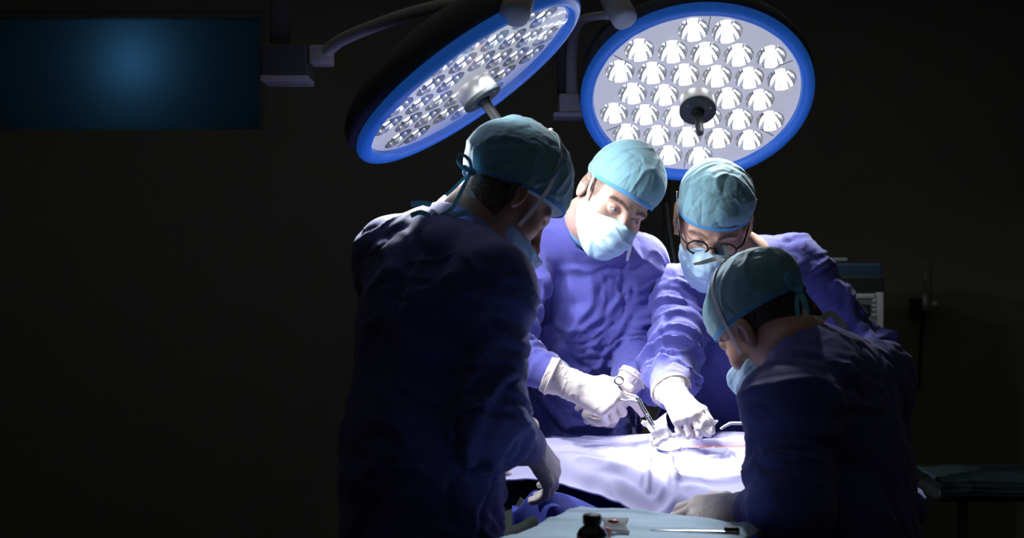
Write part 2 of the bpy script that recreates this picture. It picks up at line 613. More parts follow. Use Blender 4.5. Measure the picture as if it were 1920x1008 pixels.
# ------------------------------------------------------------------ surgical lamps
R_L = .30
R_IN = .267
def plate_mesh(R, hole_pts, hole_r):
    bm = bmesh.new()
    loops = []
    def circle(cx, cy, r, n):
        vs = [bm.verts.new((cx + r * math.cos(2 * math.pi * k / n), cy + r * math.sin(2 * math.pi * k / n), 0)) for k in range(n)]
        es = [bm.edges.new((vs[k], vs[(k + 1) % n])) for k in range(n)]
        loops.extend(es)
    circle(0, 0, R, 72)
    for x, y in hole_pts:
        circle(x, y, hole_r, 20)
    bmesh.ops.triangle_fill(bm, use_beauty=True, use_dissolve=False, edges=loops)
    bmesh.ops.recalc_face_normals(bm, faces=bm.faces)
    for f in bm.faces:
        if f.normal.z < 0: f.normal_flip()
    me = bpy.data.meshes.new('face_plate')
    bm.to_mesh(me); bm.free()
    return me
SP = .311 * R_IN
CUPS = []
for row, xs in ((3, (-.5, .5)), (2, (-2, -1, 0, 1, 2)), (1, (-2.5, -1.5, -.5, .5, 1.5, 2.5)), (0, (-2, -1, 1, 2)),
                (-1, (-2.5, -1.5, -.5, .5, 1.5, 2.5)), (-2, (-2, -1, 0, 1, 2)), (-3, (-.5, .5))):
    for x in xs:
        CUPS.append((x * SP, row * SP * .866))
CUP_R = .0375
_rc = random.Random(5)
def cup_mesh():
    V, F = [], []
    seg = 14
    prof = [(CUP_R, .0), (CUP_R * .96, -.010), (CUP_R * .86, -.021), (CUP_R * .70, -.030), (CUP_R * .50, -.036)]
    for r, z in prof:
        for k in range(seg):
            a = 2 * math.pi * (k + _rc.uniform(-.08, .08)) / seg
            V.append((r * math.cos(a), r * math.sin(a), z + _rc.uniform(-.0012, .0012) * (z < 0)))
    for i in range(len(prof) - 1):
        for k in range(seg):
            k2 = (k + 1) % seg
            F.append((i * seg + k, i * seg + k2, (i + 1) * seg + k2, (i + 1) * seg + k))
    F.append(tuple(4 * seg + k for k in range(seg)))
    mb = MB(); mb.add(V, F, False)
    me = mb.mesh('reflector')
    bm = bmesh.new(); bm.from_mesh(me)
    for f in bm.faces:                       # facets look into the cup
        if f.normal.dot(Vector((0, 0, -.0)) - Vector((f.calc_center_median().x, f.calc_center_median().y, f.calc_center_median().z - .02))) < 0: f.normal_flip()
    bm.to_mesh(me); bm.free()
    return me
CUP_ME = cup_mesh(); CUP_ME.materials.append(M['reflector'])
LED_ME = MB().lathe([(0, -.007), (.008, -.007), (.011, -.012), (.013, -.035), (0, -.035)], seg=12, smooth=False).mesh('led_chip')
LED_ME.materials.append(M['led'])
PLATE_ME = plate_mesh(R_IN, CUPS, CUP_R)
PLATE_ME.materials.append(M['plate'])

def lamp(center, normal, xh, label, watts, aim, cone, size=1.0, focus=None):
    n = unit(normal)
    R3 = frame_z(n, xh)
    root = empty('surgical_lamp', center, label, 'lamp', 'ceiling mounted surgical lamps')
    root.rotation_mode = 'QUATERNION'
    root.rotation_quaternion = Matrix(R3.tolist()).to_quaternion()
    L = lambda mb, nm, m: mb.build(nm, m, root, world=False)
    root.scale = (size, size, size)
    hs = MB().lathe([(.286, -.012), (.300, -.018), (.306, -.035), (.302, -.058), (.285, -.078), (.25, -.098), (.19, -.120), (.12, -.134), (.06, -.140), (0, -.141)], seg=72)
    L(hs, 'housing', M['housing'])
    ring = []
    for k in range(17):
        a = math.pi * 2 * k / 16
        ring.append((  .2845 + .0175 * math.cos(a), -.006 + .016 * math.sin(a)))
    L(MB().lathe(ring, seg=96), 'rim_ring', M['rim'])
    pm = link('face_plate', PLATE_ME, None, root); pm.location = (0, 0, -.010)
    for (x, y) in CUPS:
        c = link('reflector', CUP_ME, None, root, (x, y, -.010))
        link('led_chip', LED_ME, None, c)
    for k in range(6):
        a = math.pi / 3 * k + .55
        d = np.array([math.cos(a), math.sin(a), 0])
        RR = np.stack([d, np.cross((0, 0, 1), d), (0, 0, 1)], 1)
        L(MB().box(d * .238 + np.array([0, 0, -.0094]), (.044, .0016, .0012), RR), 'panel_seam', M['seam'])
    L(MB().lathe([(0, .0035), (.264, .0035), (.267, .002), (.267, .0005), (0, .0005)], seg=72), 'cover_glass', M['glass'])
    L(MB().lathe([(0, .004), (.0455, .004), (.046, .006), (.046, .036), (.0445, .038), (0, .038)], seg=40), 'hub_collar', M['steel_brushed'])
    cap_ = L(MB().lathe([(0, .0385), (.0465, .0385), (.0475, .040), (.0475, .046), (.0455, .048), (.024, .0485), (0, .0485)], seg=40), 'hub_cap', M['hub_grey'])
    for k in range(3):
        a = 2 * math.pi * k / 3 + .5
        MB().lathe([(0, .0502), (.0022, .0502), (.0026, .049), (.0026, .047), (0, .047)], (.034 * math.cos(a), .034 * math.sin(a), 0), seg=10).build('screw', M['steel'], cap_, world=False)
    L(MB().lathe([(0, .130), (.0075, .130), (.009, .127), (.0105, .115), (.0115, .08), (.012, .060), (.017, .052), (.018, .047), (0, .047)], seg=12, smooth=False), 'handle', M['black'])
    # every third bulb carries the lamp's light; the focused ones converge on the operating field
    def bulbs(phase, energy, target, cone_deg, converge):
        ld = bpy.data.lights.new('bulb_light', 'SPOT')
        ld.energy = energy; ld.color = LAMP_COL; ld.spot_size = math.radians(cone_deg); ld.spot_blend = 1.0
        ld.shadow_soft_size = .012
        for i, (x, y) in enumerate(CUPS):
            if i % 3 != phase: continue
            lo = bpy.data.objects.new('bulb_light', ld); COL.objects.link(lo)
            lo.parent = root; lo.location = (x, y, .012)
            dl = R3.T @ (np.asarray(target) - np.asarray(center)) / size
            if converge: dl = dl - np.array([x, y, .012])
            lo.rotation_euler = Vector(dl).to_track_quat('-Z', 'Y').to_euler()
    bulbs(1, watts, aim, cone, False)
    if focus: bulbs(2, focus[0], focus[1], focus[2], True)
    return root, R3

LC = W(884, 156, 2.50)
RC = W(1306, 186, 3.05)
lampL, RL = lamp(LC, (.57, -.10, -.815), (.84, 0, .55), 'surgical lamp tilted almost edge-on above the surgeon at the table end', LAMP_LEFT_W, LAMP_LEFT_AIM, 92, .945, (LAMP_FOCUS_W, LAMP_FOCUS_AIM, 31))
lampR, RR_ = lamp(RC, (-.03, -.64, -.765), (1, 0, -.06), 'round surgical lamp with its full face of bulbs turned to the viewer', LAMP_RIGHT_W, LAMP_RIGHT_AIM, 60)

sp = bpy.data.lights.new('stray_light', 'SPOT')
sp.energy = LAMP_SPILL_W; sp.color = LAMP_COL; sp.spot_size = math.radians(172); sp.spot_blend = 1.0; sp.shadow_soft_size = .02
spo = bpy.data.objects.new('stray_light', sp); COL.objects.link(spo)
spo.parent = lampL; spo.location = (-.24, 0, .018); spo.rotation_euler = (math.pi, 0, 0)

tb_ = bpy.data.lights.new('tray_fill_light', 'SPOT')  # extra spot added to brighten the tray, not one of the lamp's bulbs
tb_.energy = 55; tb_.color = LAMP_COL; tb_.spot_size = math.radians(30); tb_.spot_blend = 1.0; tb_.shadow_soft_size = .015
tbo = bpy.data.objects.new('tray_fill_light', tb_); COL.objects.link(tbo)
tbo.parent = lampR; tbo.location = (CUPS[0][0], CUPS[0][1], .012)
tbo.rotation_euler = Vector(RR_.T @ (np.array([.24, 2.02, 1.08]) - RC)).to_track_quat('-Z', 'Y').to_euler()

def lamp_part(mb, name, m, root, R3):
    """World-space geometry attached to a rotated lamp."""
    c = np.array(root.location); R3 = R3 / root.scale[0]
    for i in range(len(mb.v)):
        mb.v[i] = (mb.v[i] - c) @ R3
    return mb.build(name, m, root, world=False)
# left lamp: joint on the back, curved arm to a ceiling-arm bracket on the far left
j0 = W(970, 10, 2.25)
ax = unit(W(955, 60, 2.20) - W(985, -40, 2.29))
Rj = frame_z(-ax)
lamp_part(MB().lathe([(0, -.032), (.026, -.032), (.030, -.028), (.030, .055), (0, .055)], j0, Rj, 28), 'arm_joint', M['arm'], lampL, RL)
lamp_part(MB().tube([W(948, 9, 2.27), W(905, 5, 2.36), W(840, 8, 2.52), W(760, 28, 2.70), W(690, 53, 2.86), W(640, 75, 2.98), W(614, 96, 3.04), W(604, 118, 3.06)], [.013, .013, .0135, .015, .016, .016, .017, .018], 14), 'arm', M['arm'], lampL, RL)
lamp_part(MB().tube([LC + RL[:, 2] * -.13, LC + RL[:, 2] * -.17 + np.array([.05, .04, .03]), j0 + np.array([0, .02, .08])], .016, 12), 'yoke', M['housing'], lampL, RL)
bx = W(603, 105, 3.06)
lamp_part(MB().box(bx, (.060, .060, .050), bev=.008), 'bracket', M['arm'], lampL, RL)
lamp_part(MB().box(W(538, 118, 3.08), (.125, .10, .085), bev=.01).box(W(525, 40, 3.08), (.05, .05, .26), bev=.01), 'bracket_housing', M['housing'], lampL, RL)
lamp_part(MB().box(W(540, 152, 3.08), (.122, .105, .016), bev=.003), 'bracket_plate', M['arm'], lampL, RL)
lamp_part(MB().tube([W(525, 0, 3.08), np.array([W(525, 0, 3.08)[0], 3.08, RH])], .022, 14), 'ceiling_post', M['housing'], lampL, RL)
# right lamp: joint, short arm, thin half-hoop yoke and bracket
j1 = W(1163, 20, 2.84)
Rj1 = frame_z(unit(W(1192, 56, 2.80) - W(1150, -20, 2.88)))
lamp_part(MB().lathe([(0, .038), (.024, .038), (.031, .033), (.032, .02), (.032, -.055), (0, -.055)], j1, Rj1, 28), 'arm_joint', M['arm'], lampR, RR_)
lamp_part(MB().tube([W(1148, 28, 2.86), W(1120, 30, 2.98), W(1093, 38, 3.16), W(1078, 60, 3.3), W(1072, 110, 3.4), W(1072, 180, 3.42)], [.011, .011, .013, .015, .016, .016], 12), 'arm', M['arm'], lampR, RR_)
lamp_part(MB().tube([W(1102, 190, 3.20), W(1098, 130, 3.16), W(1115, 80, 3.12), W(1150, 42, 3.06), W(1215, 12, 3.0), W(1300, -4, 3.06), W(1390, 6, 3.1)], .012, 10), 'yoke', M['housing'], lampR, RR_)
lamp_part(MB().box(W(1070, 196, 3.42), (.070, .07, .055), bev=.006), 'bracket', M['arm'], lampR, RR_)
lamp_part(MB().box(W(1064, 218, 3.42), (.085, .09, .014), bev=.003), 'bracket_plate', M['arm'], lampR, RR_)
p = W(1060, 0, 3.42)
lamp_part(MB().tube([W(1058, 190, 3.46), W(1056, 60, 3.46), np.array([p[0], 3.46, RH])], .02, 12), 'ceiling_post', M['housing'], lampR, RR_)

# ------------------------------------------------------------------ people
CAP_C, CAP_R = np.array([0, -.014, .050]), np.array([.089, .112, .098])
def head_frame(f, uh):
    f = unit(f)
    u = unit(np.asarray(uh, float) - f * np.dot(uh, f))
    r = np.cross(f, u)
    return np.stack([r, f, u], 1)          # columns: right, forward, up

def build_head(C, R, neck_base, chest, skin, hair, h=.0024, eye_open=.0045, brow=(.05, .03, .02), beard=None, hairfn=None):
    loc = lambda p: R.T @ (np.asarray(p) - C)
    nb, ch = loc(neck_base), loc(chest)
    lo = np.minimum(np.array([-.105, -.135, -.15]), nb - .075)
    hi = np.maximum(np.array([.105, .145, .145]), nb + .075)
    S = Sdf(ar(lo[0], hi[0], h), ar(lo[1], hi[1], h), ar(lo[2], hi[2], h))
    S.ell((0, -.015, .035), (.076, .098, .086), 0)
    S.ell((0, .032, -.035), (.062, .060, .085), .03)
    for s in (-1, 1):
        S.cone((s * .050, -.002, -.055), (s * .020, .066, -.100), .021, .018, .03)
        S.ell((s * .046, .055, -.028), (.022, .022, .018), .025)
        S.cone((s * .012, .0845, .016), (s * .048, .067, .018), .0100, .0085, .012)
    S.ell((0, .074, -.103), (.022, .018, .017), .02)
    S.cone((0, -.03, -.04), nb, .058, .060, .03)
    S.ell(nb, (.07, .07, .05), .03)
    for s in (-1, 1):
        S.ell((s * .032, .093, -.001), (.0185, .015, .0125), .014, op='sub')
    S.cone((0, .086, .008), (0, .114, -.036), .0075, .0105, .012)
    S.ell((0, .115, -.039), (.0115, .0115, .0105), .008)
    for s in (-1, 1):
        S.ell((s * .0115, .104, -.043), (.0085, .010, .008), .007)
        S.ell((s * .032, .0725, -.001), (.0140, .0140, .0140), .004)
        if eye_open > 0:
            S.ell((s * .032, .0875, -.001 - (.0045 - eye_open) * .5), (.0125, .0085, eye_open), .002, op='sub')
        Re = np.array([[1, 0, 0], [0, math.cos(.25), -math.sin(.25)], [0, math.sin(.25), math.cos(.25)]])
        S.ell((s * .080, -.014, -.012), (.009, .019, .032), .006, Re)
        S.ell((s * .089, -.008, -.012), (.008, .010, .018), .004, Re, op='sub')
    S.ell((0, .093, -.066), (.024, .010, .007), .008)
    S.ell((0, .091, -.077), (.021, .010, .007), .008)
    V, Q = S.nets()
    N = vnormals(V, Q)
    x, y, z = V[:, 0], V[:, 1], V[:, 2]
    col = np.tile(np.array(skin, np.float32), (len(V), 1))
    red = np.clip(noise(V * 30, 4) * .5 + .1, 0, 1)[:, None]
    col = col * (1 - .15 * red) + col * np.array([1.1, .75, .7]) * .15 * red
    def blend(mask, c):
        nonlocal col
        m = np.clip(mask, 0, 1)[:, None]
        col = col * (1 - m) + np.array(c) * m
    ax_ = np.abs(x)
    arch = .0185 + .004 * np.sin((ax_ - .012) / .042 * math.pi) - .05 * np.clip(ax_ - .042, 0, 1)
    bm_ = (1 - np.abs(z - arch) / .0066) * 1.9 * (y > .05) * (ax_ > .011) * (ax_ < .056) * (.75 + .5 * noise(V * 500, 2))
    blend(np.clip(bm_, 0, .92), brow)
    lash = (np.abs(np.hypot((ax_ - .032) / .0135, (z + .001) / (eye_open + .0012)) - 1) < .16) * (y > .078) * (z > -.002)
    blend(lash * .7, brow)
    if beard is not None:
        bd = ((z < -.038 - .2 * np.clip(y - .01, 0, 1)) & (y > -.02) & (y < .09) & (z > -.135)) * (.55 + .45 * noise(V * 420, 6))
        sb = ((ax_ > .058) & (z <= -.0) & (z > -.06) & (y > -.005) & (y < .028)) * .7
        blend(np.maximum(bd, sb) * .75, beard)
    if hairfn is not None:
        blend(hairfn(x, y, z) * (.85 + .3 * noise(V * 300, 8)), hair)
    return V @ R.T + C, Q, col

def person(label, root, C, f, uh, neck, chest, skin, gown, hair=(.03, .02, .015), **kw):
    """root: feet position; returns the body object and the head frame."""
    root = np.array([root[0], root[1], 0.0])
    R = head_frame(f, uh)
    V, Q, col = build_head(C, R, neck, chest, skin, hair, **kw)
    body = sdf_obj('person', V, Q, M['skin'], None, off=root, col=col)
    body.location = root
    tag(body, label, 'person')
    return body, R

def eyes(body, C, R, look, iris=(.06, .05, .04)):
    for s in (-1, 1):
        c = C + R @ np.array([s * .032, .0725, -.001])
        Rz = frame_z(unit(look))
        o = MB().ball(c, .0127, Rz, 24, 16).build('eye', EYE(iris), body)
        me = o.data
        # colour rings by angle to the gaze
        co = np.array([v.co[:] for v in me.vertices]) + np.array(body.location) - c
        cosang = (co / .0127) @ unit(look)
        colr = np.tile(np.array([.62, .60, .60, 1], np.float32), (len(co), 1))
        colr[cosang > .86] = (*iris, 1)
        colr[cosang > .965] = (.004, .004, .004, 1)
        a = me.color_attributes.new('Col', 'FLOAT_COLOR', 'POINT')
        a.data.foreach_set('color', colr.ravel())
_eye = []
def EYE(iris):
    if not _eye:
        _eye.append(mat('eye_surface', (.8, .8, .8), .12, vcol='Col', coat=.5))
    return _eye[0]

def cap(body, C, R, front=.040, slope=.42, seed=0, scale=1.0, puff=.006, back=0.0, wr=1.0, tall=1.0):
    """Cloth scrub cap: the part of a puffed ellipsoid above a tilted band plane."""
    h = .003
    r = CAP_R * scale * np.array([1, 1, tall]) + np.array([0, back, 0])
    c = CAP_C - np.array([0, back, 0])
    S = Sdf(ar(-.12, .12, h), ar(-.16 - back * 2, .125, h), ar(-.09, .18, h))
    S.ell(c, r, 0)
    pl = lambda x, y, z: (front + slope * (y - .085) + .03 * x * 0) - z + 18 * np.clip(-y - .02, 0, 1) ** 2 * 0
    S.cut(lambda x, y, z: (pl(x, y, z) + 0 * x) / math.sqrt(1 + slope ** 2), .008)
    V, Q = S.nets()
    N = vnormals(V, Q)
    wp = np.stack([noise(V * 9, seed + 1), noise(V * 9, seed + 2), noise(V * 9, seed + 3)], 1) * .9
    vv = V * np.array([1, 1, .55])
    d = puff * noise(V * 13, seed) + wr * (.0035 * ridge(vv * 16 + wp, seed + 5, 2.5) - .002 * ridge(vv * 22 + wp, seed + 9, 3)
        + .0010 * ridge(vv * 40 + wp * 2, seed + 11, 3) - .0008 * ridge(vv * 52 + wp * 2, seed + 13, 3))
    edge = np.clip((V[:, 2] - (front + slope * (V[:, 1] - .085))) / .02, 0, 1)
    V = V + N * (d * edge)[:, None]
    o = sdf_obj('scrub_cap', V @ R.T + C, Q, M['cap'], body)
    # band: a folded strip along the lower edge
    pts, nn = [], []
    for k in range(61):
        a = 2 * math.pi * k / 60
        # intersection of the plane with the ellipsoid by bisection on radius
        dxy = np.array([math.sin(a), math.cos(a)])
        lo_, hi_ = 0.0, .2
        for _ in range(30):
            m_ = (lo_ + hi_) / 2
            y_ = c[1] + dxy[1] * m_; x_ = dxy[0] * m_
            z_ = front + .006 + slope * (y_ - .085)
            v_ = (x_ / r[0]) ** 2 + ((y_ - c[1]) / r[1]) ** 2 + ((z_ - c[2]) / r[2]) ** 2
            if v_ < 1: lo_ = m_
            else: hi_ = m_
        p_ = np.array([x_, y_, z_]) + np.array([dxy[0], dxy[1], 0]) * .0012
        pts.append(C + R @ p_); nn.append(R @ np.array([dxy[0], dxy[1], 0]))
    MB().ribbon(pts, .008, .0020, nn, 2).build('band', M['cap_band'], o)
    return o, c, r

def on_cap(C, R, c, r, pts, lift=1.03):
    """Head-local directions pushed out to just above the cap surface; returns world points and normals."""
    P, N = [], []
    for p in pts:
        q = np.asarray(p, float) - c
        q = q / math.sqrt(((q / r) ** 2).sum())
        P.append(C + R @ (c + q * lift)); N.append(R @ unit(q / r ** 2))
    return P, N

def face_mask(body, C, R, top=-.012, seed=0, drop=0.0, fat=1.0):
    h = .0026
    S = Sdf(ar(-.1, .1, h), ar(-.06, .155, h), ar(-.17, .03, h))
    S.ell((0, .040, -.072 - drop), (.071 * fat, .068, .068 * fat), 0)
    S.cone((0, .092, -.006), (0, .108, -.044), .018, .022, .04)
    S.cone((0, .107, -.047), (0, .082, -.108 - drop), .024, .034, .05)
    S.cut(lambda x, y, z: z - (top - .30 * np.abs(x)) + 0 * y, .004)
    S.cut(lambda x, y, z: -(y - .005 - .10 * (z + .07)) + 0 * x, .004)
    V, Q = S.nets()
    N = vnormals(V, Q)
    z = V[:, 2]
    d = np.zeros(len(V))
    for zz in (-.040, -.062, -.084):
        t = (z - zz) / .012
        d += .0034 * np.exp(-np.clip(t, 0, None) * 1.1) / (1 + np.exp(-t * 9))
    wp = np.stack([noise(V * 12, seed + 1), noise(V * 12, seed + 2), noise(V * 12, seed + 3)], 1)
    d += .0030 * ridge(V * np.array([15, 15, 20]) + wp, seed + 4, 2.5) - .0015 * ridge(V * 24 + wp, seed + 7, 2.5)
    V = V + N * d[:, None]
    o = sdf_obj('surgical_mask', V @ R.T + C, Q, M['mask'], body)
    return o

def gown(body, neck, SR, SL, ER, WR, EL, WL, chest, waist, hem, facing, seed=0, h=.0062, neckdir=None, hole=.068, fold=1.0, bulk=1.0,
         neckr=.058, sleeve=1.0):
    P = [np.asarray(p, float) for p in (neck, SR, SL, ER, WR, EL, WL, chest, waist, hem)]
    neck, SR, SL, ER, WR, EL, WL, chest, waist, hem = P
    A = np.array(P)
    lo, hi = A.min(0) - .24, A.max(0) + .24
    lo[2] = hem[2] - .03
    hi[2] = max(neck[2], SR[2], SL[2]) + .16
    zs = np.concatenate([np.arange(lo[2], .92, .02), np.arange(.92, hi[2], h)])
    S = Sdf(ar(lo[0], hi[0], h), ar(lo[1], hi[1], h), zs)
    fl = (facing[0], facing[1], 0)
    S.cone(chest, waist, .150 * bulk, .150 * bulk, 0, (fl, .80))
    S.cone(waist, hem, .150 * bulk, .21 * bulk, .06, (fl, .85))
    S.cone(SR, SL, .078 * bulk, .078 * bulk, .07)
    S.cone(neck, SR, neckr, .066, .06); S.cone(neck, SL, neckr, .066, .06)
    S.cone((SR + SL) / 2, chest, .10 * bulk, .14 * bulk, .07, (fl, .85))
    for s_, e_, w_ in ((SR, ER, WR), (SL, EL, WL)):
        S.cone(s_, e_, .077 * sleeve, .066 * sleeve, .035)
        S.cone(e_, w_ - .028 * unit(w_ - e_), .066 * sleeve, .040, .025)
    nd = unit(neckdir if neckdir is not None else (0, 0, 1))
    S.cone(neck - nd * .01, neck + nd * .16, hole, hole * 1.25, .012, op='sub')
    S.cut(lambda x, y, z: hem[2] - z + 0 * x + 0 * y, .004)
    V, Q = S.nets()
    N = vnormals(V, Q)
    # folds: rings along the sleeves, long soft pulls down the trunk
    segs = [(chest, waist, .16), (SR, ER, .075), (ER, WR, .058), (SL, EL, .075), (EL, WL, .058)]
    best = np.full(len(V), 9.0); kind = np.zeros(len(V), int); sl = np.zeros(len(V)); el = np.zeros(len(V))
    for i, (a, b, r) in enumerate(segs):
        ab = b - a; L = np.linalg.norm(ab)
        t = np.clip(((V - a) @ ab) / L ** 2, 0, 1)
        dd = np.linalg.norm(V - a - t[:, None] * ab, axis=1) - r
        m = dd < best
        best[m] = dd[m]; kind[m] = i; sl[m] = (t * L)[m]
        if i in (1, 3): el[m] = np.clip(1 - np.abs(t * L - L)[m] / .16, 0, 1)
        if i in (2, 4): el[m] = np.clip(1 - np.abs(t * L)[m] / .16, 0, 1)
        if i == 0: el[m] = 0
    arm = kind > 0
    wp = np.stack([noise(V * 5, seed + 1), noise(V * 5, seed + 2), noise(V * 5, seed + 3)], 1)
    pt = V * np.array([9, 9, 3.2]) + wp * 1.1 + V[:, [2]] * np.array([2.5, 1.0, 0])
    pt2 = V * np.array([6, 6, 9]) + wp * 1.4
    dt = .010 * noise(V * np.array([5, 5, 2.2]) + wp * .5, seed) + .010 * ridge(pt, seed + 5, 2.6) - .008 * ridge(pt * 1.3, seed + 6, 3) \
        + .006 * ridge(pt2, seed + 7, 4) + .004 * ridge(pt * 2.6, seed + 8, 3) - .004 * ridge(pt2 * 1.7, seed + 9, 4)
    pa = np.stack([sl * 20, V[:, 0] * 6, (V[:, 1] + V[:, 2]) * 6], 1) + wp * 1.2
    da = (.45 + .9 * el) * (.012 * ridge(pa, seed + 10, 2.2) - .010 * ridge(pa * 1.2, seed + 11, 2.6) + .004 * ridge(pa * 2.3, seed + 12, 3)) + .006 * noise(V * 9, seed + 4)
    wgt = arm.astype(float)
    # soften the switch between the two fold systems
    nbs = np.zeros(len(V)); cn = np.zeros(len(V))
    for _ in range(8):
        nbs[:] = 0; cn[:] = 0
        for a_, b_ in ((0, 1), (1, 2), (2, 3), (3, 0)):
            np.add.at(nbs, Q[:, a_], wgt[Q[:, b_]]); np.add.at(cn, Q[:, a_], 1)
        wgt = .5 * wgt + .5 * nbs / np.maximum(cn, 1)
    dn = np.linalg.norm(V - neck, axis=1)
    near = np.clip((dn - .06) / .08, .25, 1) * np.clip((np.minimum(np.linalg.norm(V - WR, axis=1), np.linalg.norm(V - WL, axis=1)) - .03) / .09, .12, 1)
    V = V + N * (fold * near * (dt * (1 - wgt) + da * wgt))[:, None]
    return sdf_obj('surgical_gown', V, Q, M['gown'], body)

def hand(body, wrist, ydir, zdir, right, curls, spread=(.06, .02, -.03, -.09), thumb=((.75, .55, -.25), (.45, .85, -.25), (.15, .95, -.3)),
         cuff=.07, scale=1.0, name='glove', m='glove', seed=0, cuff_r=.042):
    """Gloved hand: palm, four fingers of different lengths bent at three joints, thumb from the side of the palm."""
    y = unit(ydir); z = unit(np.asarray(zdir, float) - y * np.dot(zdir, y))
    x = np.cross(y, z) * (-1 if right else 1)          # thumb side
    R = np.stack([x, y, z], 1)
    h = .0021
    S = Sdf(ar(-.085, .105, h), ar(-cuff - .015, .215, h), ar(-.11, .065, h))
    base = [(.030, .088, .002), (.010, .093, .004), (-.011, .088, .002), (-.030, .079, -.002)]
    wst = [(.018, .0, 0), (.006, .0, .002), (-.006, 0, .002), (-.018, 0, 0)]
    seglen = [(.043, .026, .021), (.047, .030, .022), (.043, .028, .022), (.034, .021, .019)]
    for b_, w_ in zip(base, wst):
        S.cone(w_, b_, .0165, .0125, .016)
    S.cone((.012, .02, -.010), (.026, .05, -.012), .016, .014, .016)
    S.cone((0, -cuff, 0), (0, .0, 0), cuff_r, .026, .02, ((0, 0, 1), .86))
    tips = []
    for i in range(4):
        p = np.array(base[i], float); ang = 0.0
        for j in range(3):
            ang += curls[i][j]
            d = np.array([math.sin(spread[i]) * math.cos(ang), math.cos(spread[i]) * math.cos(ang), -math.sin(ang)])
            q = p + d * seglen[i][j]
            rr = (.0103, .0092, .0083, .0072)
            k_ = .92 if i == 3 else 1.0
            S.cone(p, q, rr[j] * k_, rr[j + 1] * k_, .005)
            p = q
        tips.append(p)
    p = np.array([.022, .022, -.008])
    for j, L_ in enumerate((.044, .034, .027)):
        d = unit(thumb[j]); q = p + d * L_
        S.cone(p, q, (.0145, .0115, .0100)[j], (.0115, .0100, .0082)[j], .010 if j == 0 else .005)
        p = q
    tips.append(p)
    V, Q = S.nets()
    N = vnormals(V, Q)
    wp = np.stack([noise(V * 25, seed + 1), noise(V * 25, seed + 2), noise(V * 25, seed + 3)], 1)
    lim = np.clip((.10 - V[:, 1]) / .1, .25, 1)
    V = V + N * (lim * (.0016 * ridge(V * np.array([40, 55, 40]) + wp, seed + 5, 3)))[:, None]
    V = V * scale
    o = sdf_obj(name, V @ R.T + wrist, Q, M[m], body)
    tr = lambda q: wrist + R @ (np.asarray(q, float) * scale)
    pts = [tr((cuff_r * math.cos(a), -cuff + .002, cuff_r * .86 * math.sin(a))) for a in np.linspace(0, 2 * math.pi, 25)]
    MB().tube(pts, .0030 * scale, 8, 1, caps=False, curve=False).build('cuff_ring', M[m], o)
    return o, tr, [tr(t) for t in tips], R

def legs(body, rx, ry, facing, hipz=.75, sep=.11):
    """Scrub trousers and theatre clogs below the gown hem."""
    fx, fy = unit(facing)[:2]
    for s in (-1, 1):
        bx_, by_ = rx + s * sep * fy, ry - s * sep * fx
        MB().lathe([(0, .10), (.062, .10), (.066, .105), (.072, .3), (.080, .55), (.085, hipz), (0, hipz)], (bx_, by_, 0), seg=20).build('trouser_leg', M['scrub'], body)
        Rf = frame_z((0, 0, 1), (fx, fy, 0))
        b = MB()
        prof = [(0, 0), (.9, 0), (1, .12), (1, .4), (.92, .75), (.6, .97), (0, 1)]
        b.lathe([(r * 1.0, z * .1) for r, z in prof], seg=24)
        V = b.v[0].copy()
        V[:, 0] *= .14; V[:, 1] *= .048
        V[:, 2] *= np.where(V[:, 0] > .03, 1 - (V[:, 0] - .03) * 4.0, 1.05)
        V[:, 0] += .04
        b.v[0] = V @ Rf.T + np.array([bx_, by_, 0])
        b.build('clog', M['white_plastic'], body)

D2R = math.radians
CURL_RELAX = [(.35, .5, .3), (.45, .6, .35), (.5, .65, .4), (.5, .6, .4)]

# ---- surgeon facing the viewer, centre
C2 = W(1153, 372, 2.75)
f2 = (.20, -.80, -.50)
neck2 = W(1110, 416, 2.89)
chest2 = W(1100, 590, 3.04)
p2, R2 = person('surgeon in pale blue cap behind the table, masked face tilted, holding forceps', (chest2[0], 3.14), C2, f2, (.47, 0, .88), neck2, chest2, (.60, .37, .29), 'g',
                beard=(.17, .13, .11), h=.0021, eye_open=.0030, hair=(.10, .075, .06), brow=(.07, .04, .03),
                hairfn=lambda x, y, z: ((z > -.012) & (np.abs(x) > .056) & (y < .036)) * .8)
eyes(p2, C2, R2, unit((.58, -.66, -.47)), (.03, .02, .015))
cp2, cc2, cr2 = cap(p2, C2, R2, front=.041, slope=.28, seed=3, puff=.004, scale=.95)
m2 = face_mask(p2, C2, R2, seed=1, drop=-.022)
for s, up in ((1, True), (-1, True)):
    P_ = [C2 + R2 @ np.array(q) for q in ((s * .070, .030, -.036), (s * .078, .014, -.010), (s * .081, .004, .010), (s * .082, -.002, .024))]
    N_ = [R2 @ np.array([s, .2, 0])] * 4
    MB().ribbon(P_, .008, .001, N_).build('tie', M['tape'], m2)
MB().ribbon([W(1183, 452, 2.74), W(1181, 466, 2.76), W(1178, 478, 2.78), W(1176, 489, 2.80)], [.004, .008, .008, .005], .001).build('tie', M['tape'], m2)
SR2, SL2 = W(1005, 440, 2.98), W(1190, 508, 3.02)
ER2, WR2 = W(940, 655, 2.78), W(1058, 714, 2.65)
EL2, WL2 = W(1196, 668, 2.98), W(1172, 728, 2.80)
g2 = gown(p2, neck2 + np.array([0, .02, -.02]), SR2, SL2, ER2, WR2, EL2, WL2, chest2, W(1085, 780, 3.12), np.array([chest2[0] - .02, 3.14, .38]), (.1, -1), seed=11, fold=1.5, neckdir=C2 - neck2, hole=.064)
